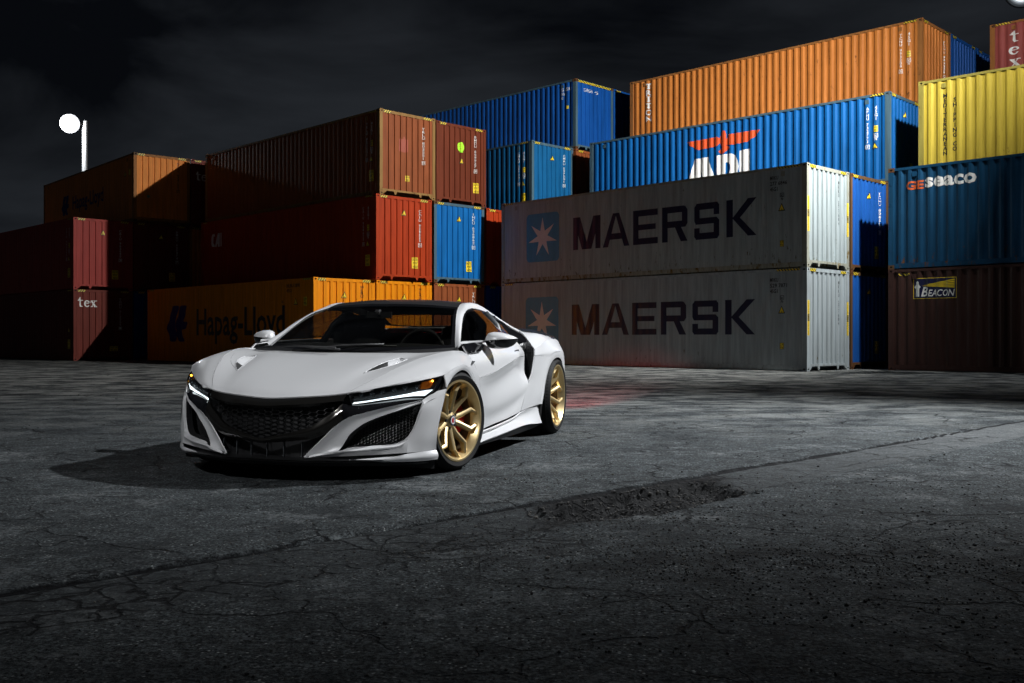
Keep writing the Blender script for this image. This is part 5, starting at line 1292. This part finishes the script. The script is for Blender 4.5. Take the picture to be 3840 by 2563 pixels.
# splitter blade
sp_o = [(-.900,0),(-.888,.15),(-.870,.28),(-.800,.42),(-.735,.56),(-.655,.665),(-.57,.755),(-.48,.82)]
def splitter():
    top = [(p[0], p[1], .1435-.010*(p[1]/.9)) for p in sp_o]; e = [(p[0]-.003, p[1]*1.002, .137-.010*(p[1]/.9)) for p in sp_o]; bt = [(p[0], p[1], .129-.010*(p[1]/.9)) for p in sp_o]
    inn = [(-.45, p[1]*.9, .145) for p in sp_o]; inb = [(-.45, p[1]*.9, .12) for p in sp_o]
    return mirror_rows(cols([inn, top, e, bt, inb]))
panel('splitter', loft(splitter(), 12, 5, lin=True), M_CARB, car, flange=0, gap=0)
sk = [(-.80,0,.128),(-.79,.3,.125),(-.70,.5,.115),(-.62,.66,.105),(-.51,.79,.10),(-.40,.87,.10)]
panel('chin_underside', loft(mirror_rows(cols([sk, [(p[0]+.04, p[1]*.98, .085) for p in sk], [(-.3, p[1]*.9, .085) for p in sk]])), 6, 4, lin=True), M_MBLK, car, flange=0, gap=0)
# fins in the lower intake
for k in range(7):
    y = -.33+k*.11; b_ = MB(); x = -.855+.5*y*y
    b_.box(x+.012, x+.03, -y-.0018, -y+.0018, .146, .238); b_.build('intake_fin', M_TRIM, car)
# honeycomb meshes
def honey(cw, ch, lo, hi, inside, surf, wid, dep=.012):
    """hexagon lattice in (b,z); surf(b,z)->a ; ribbons facing forward"""
    b_ = MB(); (b0, z0), (b1, z1) = lo, hi; r = 0; z = z0
    while z < z1:
        y = b0+(cw*.75 if r % 2 else 0)
        while y < b1:
            if inside(y, z):
                c = [(y+cw*.5*math.cos(R(60*i)), z+ch*.5*math.sin(R(60*i))/.866) for i in range(6)]
                for i in (0, 1, 2):
                    p, q = c[i], c[(i+1) % 6]
                    P0, P1 = Vector((surf(*p), p[0], p[1])), Vector((surf(*q), q[0], q[1]))
                    d = (P1-P0).normalized(); n = Vector((0, -d.z, d.y))*wid/2
                    bk_ = Vector((dep, 0, 0))
                    b_.add([P0+n, P1+n, P1-n, P0-n, P0+n+bk_, P1+n+bk_, P1-n+bk_, P0-n+bk_], [(0,1,2,3),(0,4,5,1),(3,2,6,7)])
            y += cw*1.5
        z += ch*.5; r += 1
    return b_
gp = [(p[1], p[2]) for p in V1]+[(.37,.476),(.28,.468),(.155,.460),(0,.452)]; gp = gp+[(-x, y) for x, y in gp[::-1]]
def gsurf(b_, z): return -.890+.55*b_*b_+.10*abs(b_)+(z-.36)*.10+.022
def conv(b_, side=1):
    b_.v = [tuple(V3(v, side)) for v in b_.v]; return b_
M_GMESH = simple('grille_mesh', (.03, .03, .03), .22, metal=.6, coat=.4)
conv(honey(.058, .0235, (-.46,.25), (.46,.445), lambda y, z: poly_in(y, z, gp), gsurf, .0034)).build('grille_mesh', M_GMESH, car)
pp = [(p[1], p[2]) for p in BP]+[(p[1], p[2]) for p in PB[::-1]]
def psurf(b_, z): return -.735+.80*(b_-.45)+.30*max(0, b_-.7)+.055
M_PMESH = simple('pocket_mesh', (.025, .025, .026), .35)
for s in (1, -1):
    conv(honey(.0205, .0175, (.42,.18), (.86,.48), lambda y, z: poly_in(y, z, pp), psurf, .0022), s).build('air_pocket_mesh', M_PMESH, car)
    b_ = MB(); b_.tube([V3((-.468,.79,.235), s), V3((-.44,.808,.33), s), V3((-.415,.825,.43), s)], .012, 6); b_.build('air_curtain_slat', M_GBLK, car, smooth=True)

# ---- door mirrors
for s in (1, -1):
    m_ = empty('door_mirror', (0, 0, 0), parent=car)
    rings = []; dat = [(.866,.770,.030,.872,.828),(.885,.778,.062,.903,.795),(.92,.785,.080,.911,.786),(.97,.795,.084,.908,.786),(1.02,.812,.074,.896,.794),(1.055,.832,.050,.882,.812),(1.076,.850,.022,.869,.838),(1.082,.856,.006,.862,.852)]
    n = 20
    for (b_, ac, ha, zt, zb) in dat:
        spl = .8465+(b_-.866)*.075; ring = []
        for k in range(n):
            t = 2*math.pi*k/n; x = ac-ha*math.cos(t)*(1.0 if math.cos(t) > 0 else .55); zz = math.sin(t)
            z = spl+(zt-spl)*max(0, zz)**.9 if zz > 0 else spl-(spl-zb)*(-zz)**.85
            ring.append(V3((x, b_, z), s))
        rings.append(ring if s == 1 else ring)
    o_ = MB(); o_.loftrings(rings)
    mt = []
    for f in o_.f:
        z = sum(o_.v[i][2] for i in f)/len(f); y = abs(sum(o_.v[i][1] for i in f)/len(f)); mt.append(0 if z > .8475+(y-.866)*.075 else 1)
    o_.m = mt; sh_ = o_.build('mirror_shell', [M_PRL, M_GBLK], m_, smooth=True)
    st_ = MB(); st_.loftrings([[V3(p, s) for p in q] for q in ([(.425,.785,.838),(.47,.795,.842),(.47,.80,.826),(.43,.79,.822)], [(.50,.80,.842),(.58,.815,.845),(.58,.82,.829),(.51,.805,.826)], [(.64,.84,.846),(.76,.85,.850),(.76,.855,.836),(.66,.845,.834)], [(.73,.875,.848),(.82,.88,.852),(.82,.88,.838),(.74,.875,.838)])])
    st_.build('mirror_arm', M_PRL, m_, angle=40)
    gl = MB(); gl.add([V3(p, s) for p in ((.835,.89,.80),(.845,1.03,.81),(.845,1.045,.88),(.83,.90,.895))], [(0,1,2,3)]); gl.build('mirror_glass', simple('mirror_silver', (.8,.8,.8), .03, metal=1), m_)
    # black sail panel; its black also paints the mirror's shadow on the door shoulder
    tr_ = panel('mirror_sail_and_shadow', loft([[(.405,.808,.820),(.55,.822,.829),(.74,.838,.836)],[(.385,.842,.782),(.52,.862,.792),(.68,.872,.80)],[(.378,.864,.754),(.45,.874,.760),(.56,.884,.766)]], 10, 5), M_GBLK, car, side=s, flange=.004, gap=0)
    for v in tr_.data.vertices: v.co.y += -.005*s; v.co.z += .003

# ---- wheels
def wheel(name, a, b_, zc, Rr, rim, width, steer, s, et):
    w = empty(name, V3((a, b_, zc), s), parent=car)
    # local wheel frame: +Y_local = outboard; build with outboard = -y*s
    w.rotation_euler = (0, 0, R(steer))
    sg = -s       # outboard direction along local y
    def P3(x, o, z): return (x, o*sg, z)
    hw = width/2
    # tyre
    t = MB(); prof = [(rim-.012, -hw+.02), (rim+.012, -hw+.004), ((rim+Rr)/2, -hw-.004), (Rr-.016, -hw+.012), (Rr-.003, -hw+.035)]
    gro = []
    k = 5; tw = 2*(hw-.035)
    for i in range(k):
        x0 = -hw+.035+tw*i/k; x1 = -hw+.035+tw*(i+1)/k
        gro += [(Rr, x0+.004), (Rr, x1-.004), (Rr-.007, x1-.003), (Rr-.007, x1+.003)] if i < k-1 else [(Rr, x0+.004), (Rr, x1-.002)]
    prof += gro+[(Rr-.003, hw-.035), (Rr-.016, hw-.012), ((rim+Rr)/2, hw+.004), (rim+.014, hw-.002), (rim-.004, hw-.010), (rim-.012, hw-.02)]
    t.lathe([(r, o*sg) for r, o in prof], 96)
    # shoulder sipes
    for i in range(72):
        an = 2*math.pi*i/72; c, q = math.cos(an), math.sin(an); c2, q2 = math.cos(an+.02), math.sin(an+.02)
        o0, o1 = (hw-.052), (hw-.016)
        for (oa, ob) in ((o0, o1), (-o1, -o0)):
            r1_ = Rr+.0008; r2_ = Rr-.010
            t.add([(c*r1_, oa*sg, q*r1_), (c2*r1_, oa*sg, q2*r1_), (c2*r2_, ob*sg, q2*r2_), (c*r2_, ob*sg, q*r2_)], [(0,1,2,3)], 0)
    tyre = t.build('tyre', [M_RUB, M_HOLE], w, angle=40)
    # rim barrel
    r_ = MB(); r_.lathe([(r, o*sg) for r, o in [(rim+.004, hw-.006), (rim+.004, hw-.002), (rim-.008, hw-.001), (rim-.014, hw-.010), (rim-.020, hw-.030), (rim-.034, hw-.050), (rim-.037, hw-.065), (rim-.044, hw-.10), (rim-.048, -hw+.04), (rim-.02, -hw+.01), (rim, -hw+.01)]], 96, ms=(0,)*6+(1,)*5)
    rimo = r_.build('rim', [M_GOLD, M_BARREL], w, angle=35)
    # ten blades in five pairs
    b2 = MB(); lipo = hw-.006
    def blade(a0, a1, a2, a3):
        pts = []
        for (ang, rr, o, wd, dp) in a0, a1, a2, a3:
            pts.append((Vector((math.sin(R(ang))*rr*s, 0, math.cos(R(ang))*rr)), o, wd, dp))
        cs = []
        for i, (p, o, wd, dp) in enumerate(pts):
            d = (pts[min(i+1, 3)][0]-pts[max(i-1, 0)][0]).normalized(); n = Vector((d.z, 0, -d.x))
            ring = []
            for (k_, h_) in ((-1, -1), (-.92, -.25), (-.45, -.07), (0, 0), (.45, -.07), (.92, -.25), (1, -1)):
                q = p+n*(wd*k_); ring.append((q.x, (o+h_*dp)*sg, q.z))
            cs.append(ring)
        b2.loftrings(cs)
    for k in range(5):
        mid = 19.5+72*k
        for sgn in (-1, 1):
            blade((mid+sgn*13, rim*.16, lipo-et-.004, .021, .034), (mid+sgn*15.5, rim*.40, lipo-et*.80, .0180, .038), (mid+sgn*20, rim*.735, lipo-et*.26, .0165, .040), (mid+sgn*8.5, rim*.965, lipo-.010, .0135, .032))
    hubp = [(.001, lipo-et+.006), (rim*.12, lipo-et+.006), (rim*.20, lipo-et-.004), (rim*.26, lipo-et-.016), (rim*.28, lipo-et-.05), (.001, lipo-et-.05)]
    b2.lathe([(r, o*sg) for r, o in hubp], 40)
    spk = b2.build('spokes', M_GOLD, w, angle=28)
    for k in range(5):
        an = R(19.5+72*k+36); b3 = MB(); cx_, cz_ = math.sin(an)*rim*.215*s, math.cos(an)*rim*.215
        b3.lathe([(.0005, (lipo-et+.002)*sg), (.009, (lipo-et+.002)*sg), (.010, (lipo-et-.01)*sg)], 10, off=(cx_, 0, cz_)); b3.build('lug_nut', M_MBLK, w, angle=30)
    c4 = MB(); oc = lipo-et+.007
    c4.lathe([(.036, (oc-.006)*sg), (.036, (oc+.004)*sg), (.032, (oc+.006)*sg), (.030, (oc+.006)*sg)], 32, 0)
    c4.lathe([(.030, (oc+.0062)*sg), (.026, (oc+.0062)*sg)], 32, 1)
    c4.lathe([(.026, (oc+.0064)*sg), (.0005, (oc+.0064)*sg)], 32, 2)
    o5 = oc+.0072
    def fl_(pts, m): c4.add([(x*s*-1, o5*sg, z) for x, z in pts], [tuple(range(len(pts)))], m)
    fl_([(-.004,-.017),(.012,-.015),(.017,0),(.012,.015),(-.004,.017)], 3); fl_([(-.016,-.016),(-.008,-.016),(-.008,-.002),(-.016,-.002)], 1); fl_([(-.016,.002),(-.008,.002),(-.008,.016),(-.016,.016)], 1)
    c4.build('centre_cap', [M_STEEL, M_CAPB, M_CAPW, M_CAPR], w)
    d5 = MB(); od = lipo-et-.070; dr = rim*.74
    d5.lathe([(.05, (od+.0)*sg), (.085, (od+.02)*sg), (.10, (od+.018)*sg), (.102, od*sg), (dr, od*sg), (dr, (od-.028)*sg), (.05, (od-.028)*sg)], 64)
    d5.build('brake_disc', M_DISC, w, angle=30)
    c6 = MB(); sec = []
    for i in range(11):
        an = R(42+96*i/10) ; e = .35+.65*math.sin(math.pi*(i+.6)/11.2)
        ri, ro = rim*.50+ (1-e)*.02, rim*.50+ .085*e
        c, q = math.cos(an), math.sin(an)
        sec.append([(q*ri, (od-.05)*sg, c*ri), (q*ri, (od+.030*e)*sg, c*ri), (q*(ri+ro)/2, (od+.040*e)*sg, c*(ri+ro)/2), (q*ro, (od+.030*e)*sg, c*ro), (q*ro, (od-.05)*sg, c*ro)])
    c6.loftrings(sec); c6.build('brake_caliper', M_CALI, w, angle=40)
    return w
wheel('front_wheel', -.005, .838, .3275, .3275, .262, .225, -14, 1, .060)
wheel('front_wheel', -.005, .838, .3275-.0165, .3275, .262, .225, -4, -1, .060)
wheel('rear_wheel', 2.63, .828, .345, .345, .275, .270, 0, 1, .085)
wheel('rear_wheel', 2.63, .828, .345-.0165, .345, .275, .270, 0, -1, .085)

# ---- underbody and cabin
u = MB()
u.box(-.60, .34, -.50, .50, .11, .44); u.box(.50, 1.98, -.86, .86, .115, .50); u.box(.34, .50, -.50, .50, .11, .5); u.box(1.98, 3.05, -.50, .50, .12, .62); u.box(3.05, 3.36, -.70, .70, .2, .62); u.box(2.45, 3.30, -.50, .50, .62, .885); u.box(3.02, 3.31, -.73, .73, .62, .82)
u.box(3.285, 3.30, -.45, .45, .6, .905)  # wall and boxes behind the tail lamps, added to stop red light leaking inside
u.build('underbody', M_MBLK, car)
panel('dashboard', loft(mirror_rows([[(.20,0,.74),(.45,0,.80),(.62,0,.80),(.68,0,.72),(.70,0,.5)],[(.24,.35,.74),(.47,.35,.815),(.64,.35,.81),(.70,.35,.72),(.72,.35,.5)],[(.40,.74,.76),(.50,.74,.80),(.62,.74,.80),(.70,.74,.72),(.72,.74,.5)]]), 12, 6), M_LEATH, car, flange=0, gap=0)
for y in (.37, -.37):
    st = empty('seat', (0, 0, 0), parent=car)
    bb = MB(); sec = []
    for (x, z, w_, d_) in ((1.20,.40,.22,.10),(1.27,.53,.23,.11),(1.34,.68,.215,.10),(1.40,.79,.17,.08),(1.44,.86,.105,.06),(1.46,.93,.10,.05),(1.47,.955,.07,.03)):
        sec.append([(x-d_*math.cos(2*math.pi*k/12)*.5, -y+w_*math.sin(2*math.pi*k/12), z+.12*d_*math.cos(2*math.pi*k/12)) for k in range(12)])
    bb.loftrings(sec); bb.build('backrest', M_LEATH, st, smooth=True)
    cc_ = MB(); cc_.box(.72, 1.22, -y-.22, -y+.22, .34, .46); cc_.build('seat_cushion', M_LEATH, st)
stw = MB(); pts = []
ax = Vector((.93, .0, .05)).normalized()
for k in range(41):
    t = 2*math.pi*k/40; pts.append(V3((.74+.06*math.sin(t)*.6, .37+.175*math.cos(t), .755+.165*math.sin(t))))
stw.tube(pts, .014, 8, cap=False)
for yy in (-.16, .16): stw.tube([V3((.745,.37,.75)), V3((.745,.37+yy,.74))], .016, 6)
stw.tube([V3((.735,.37,.75)), V3((.60,.37,.70))], .035, 8)
stw.build('steering_wheel', M_LEATH, car, smooth=True)
rm = MB(); c_ = V3((.80,.0,1.032)); rm.box(c_.x, c_.x+.025, c_.y-.10, c_.y+.10, c_.z-.024, c_.z+.024); rm.box(c_.x-.03, c_.x+.01, c_.y-.015, c_.y+.015, c_.z+.0, c_.z+.04)
rm.build('interior_mirror', M_LEATH, car)
bh = MB(); bh.box(1.50, 1.60, -.72, .72, .45, .90); bh.box(1.58, 1.66, -.66, -.30, .90, 1.045); bh.box(1.58, 1.66, .32, .66, .90, 1.045); bh.build('rear_bulkhead', M_LEATH, car)
panel('roof_lining', loft(mirror_rows([[(1.08,0,1.095),(1.3,0,1.125),(1.6,0,1.11),(1.83,0,1.055)],[(1.12,.48,1.085),(1.3,.47,1.11),(1.6,.47,1.09),(1.80,.47,1.045)]]), 10, 6), M_LEATH, car, flange=0, gap=0)
for s in (1, -1):
    bp_ = MB(); bp_.tube([V3((1.44,.80,.80), s), V3((1.50,.72,.96), s), V3((1.54,.615,1.06), s)], .028, 8); bp_.build('inner_pillar', M_TRIM, car, smooth=True)
# rear lamp light that tints the ground behind the car
rl = bpy.data.lights.new('tail_glow', 'SPOT'); rl.energy = 4600; rl.color = (1, .03, .03); rl.spot_size = R(18); rl.spot_blend = 1.0; rl.shadow_soft_size = .12
ro = bpy.data.objects.new('tail_glow', rl); link(ro, car); ro.location = V3((3.56,.60,.72)); ro.rotation_euler = Vector((1, .12, -.15)).to_track_quat('-Z', 'Y').to_euler()
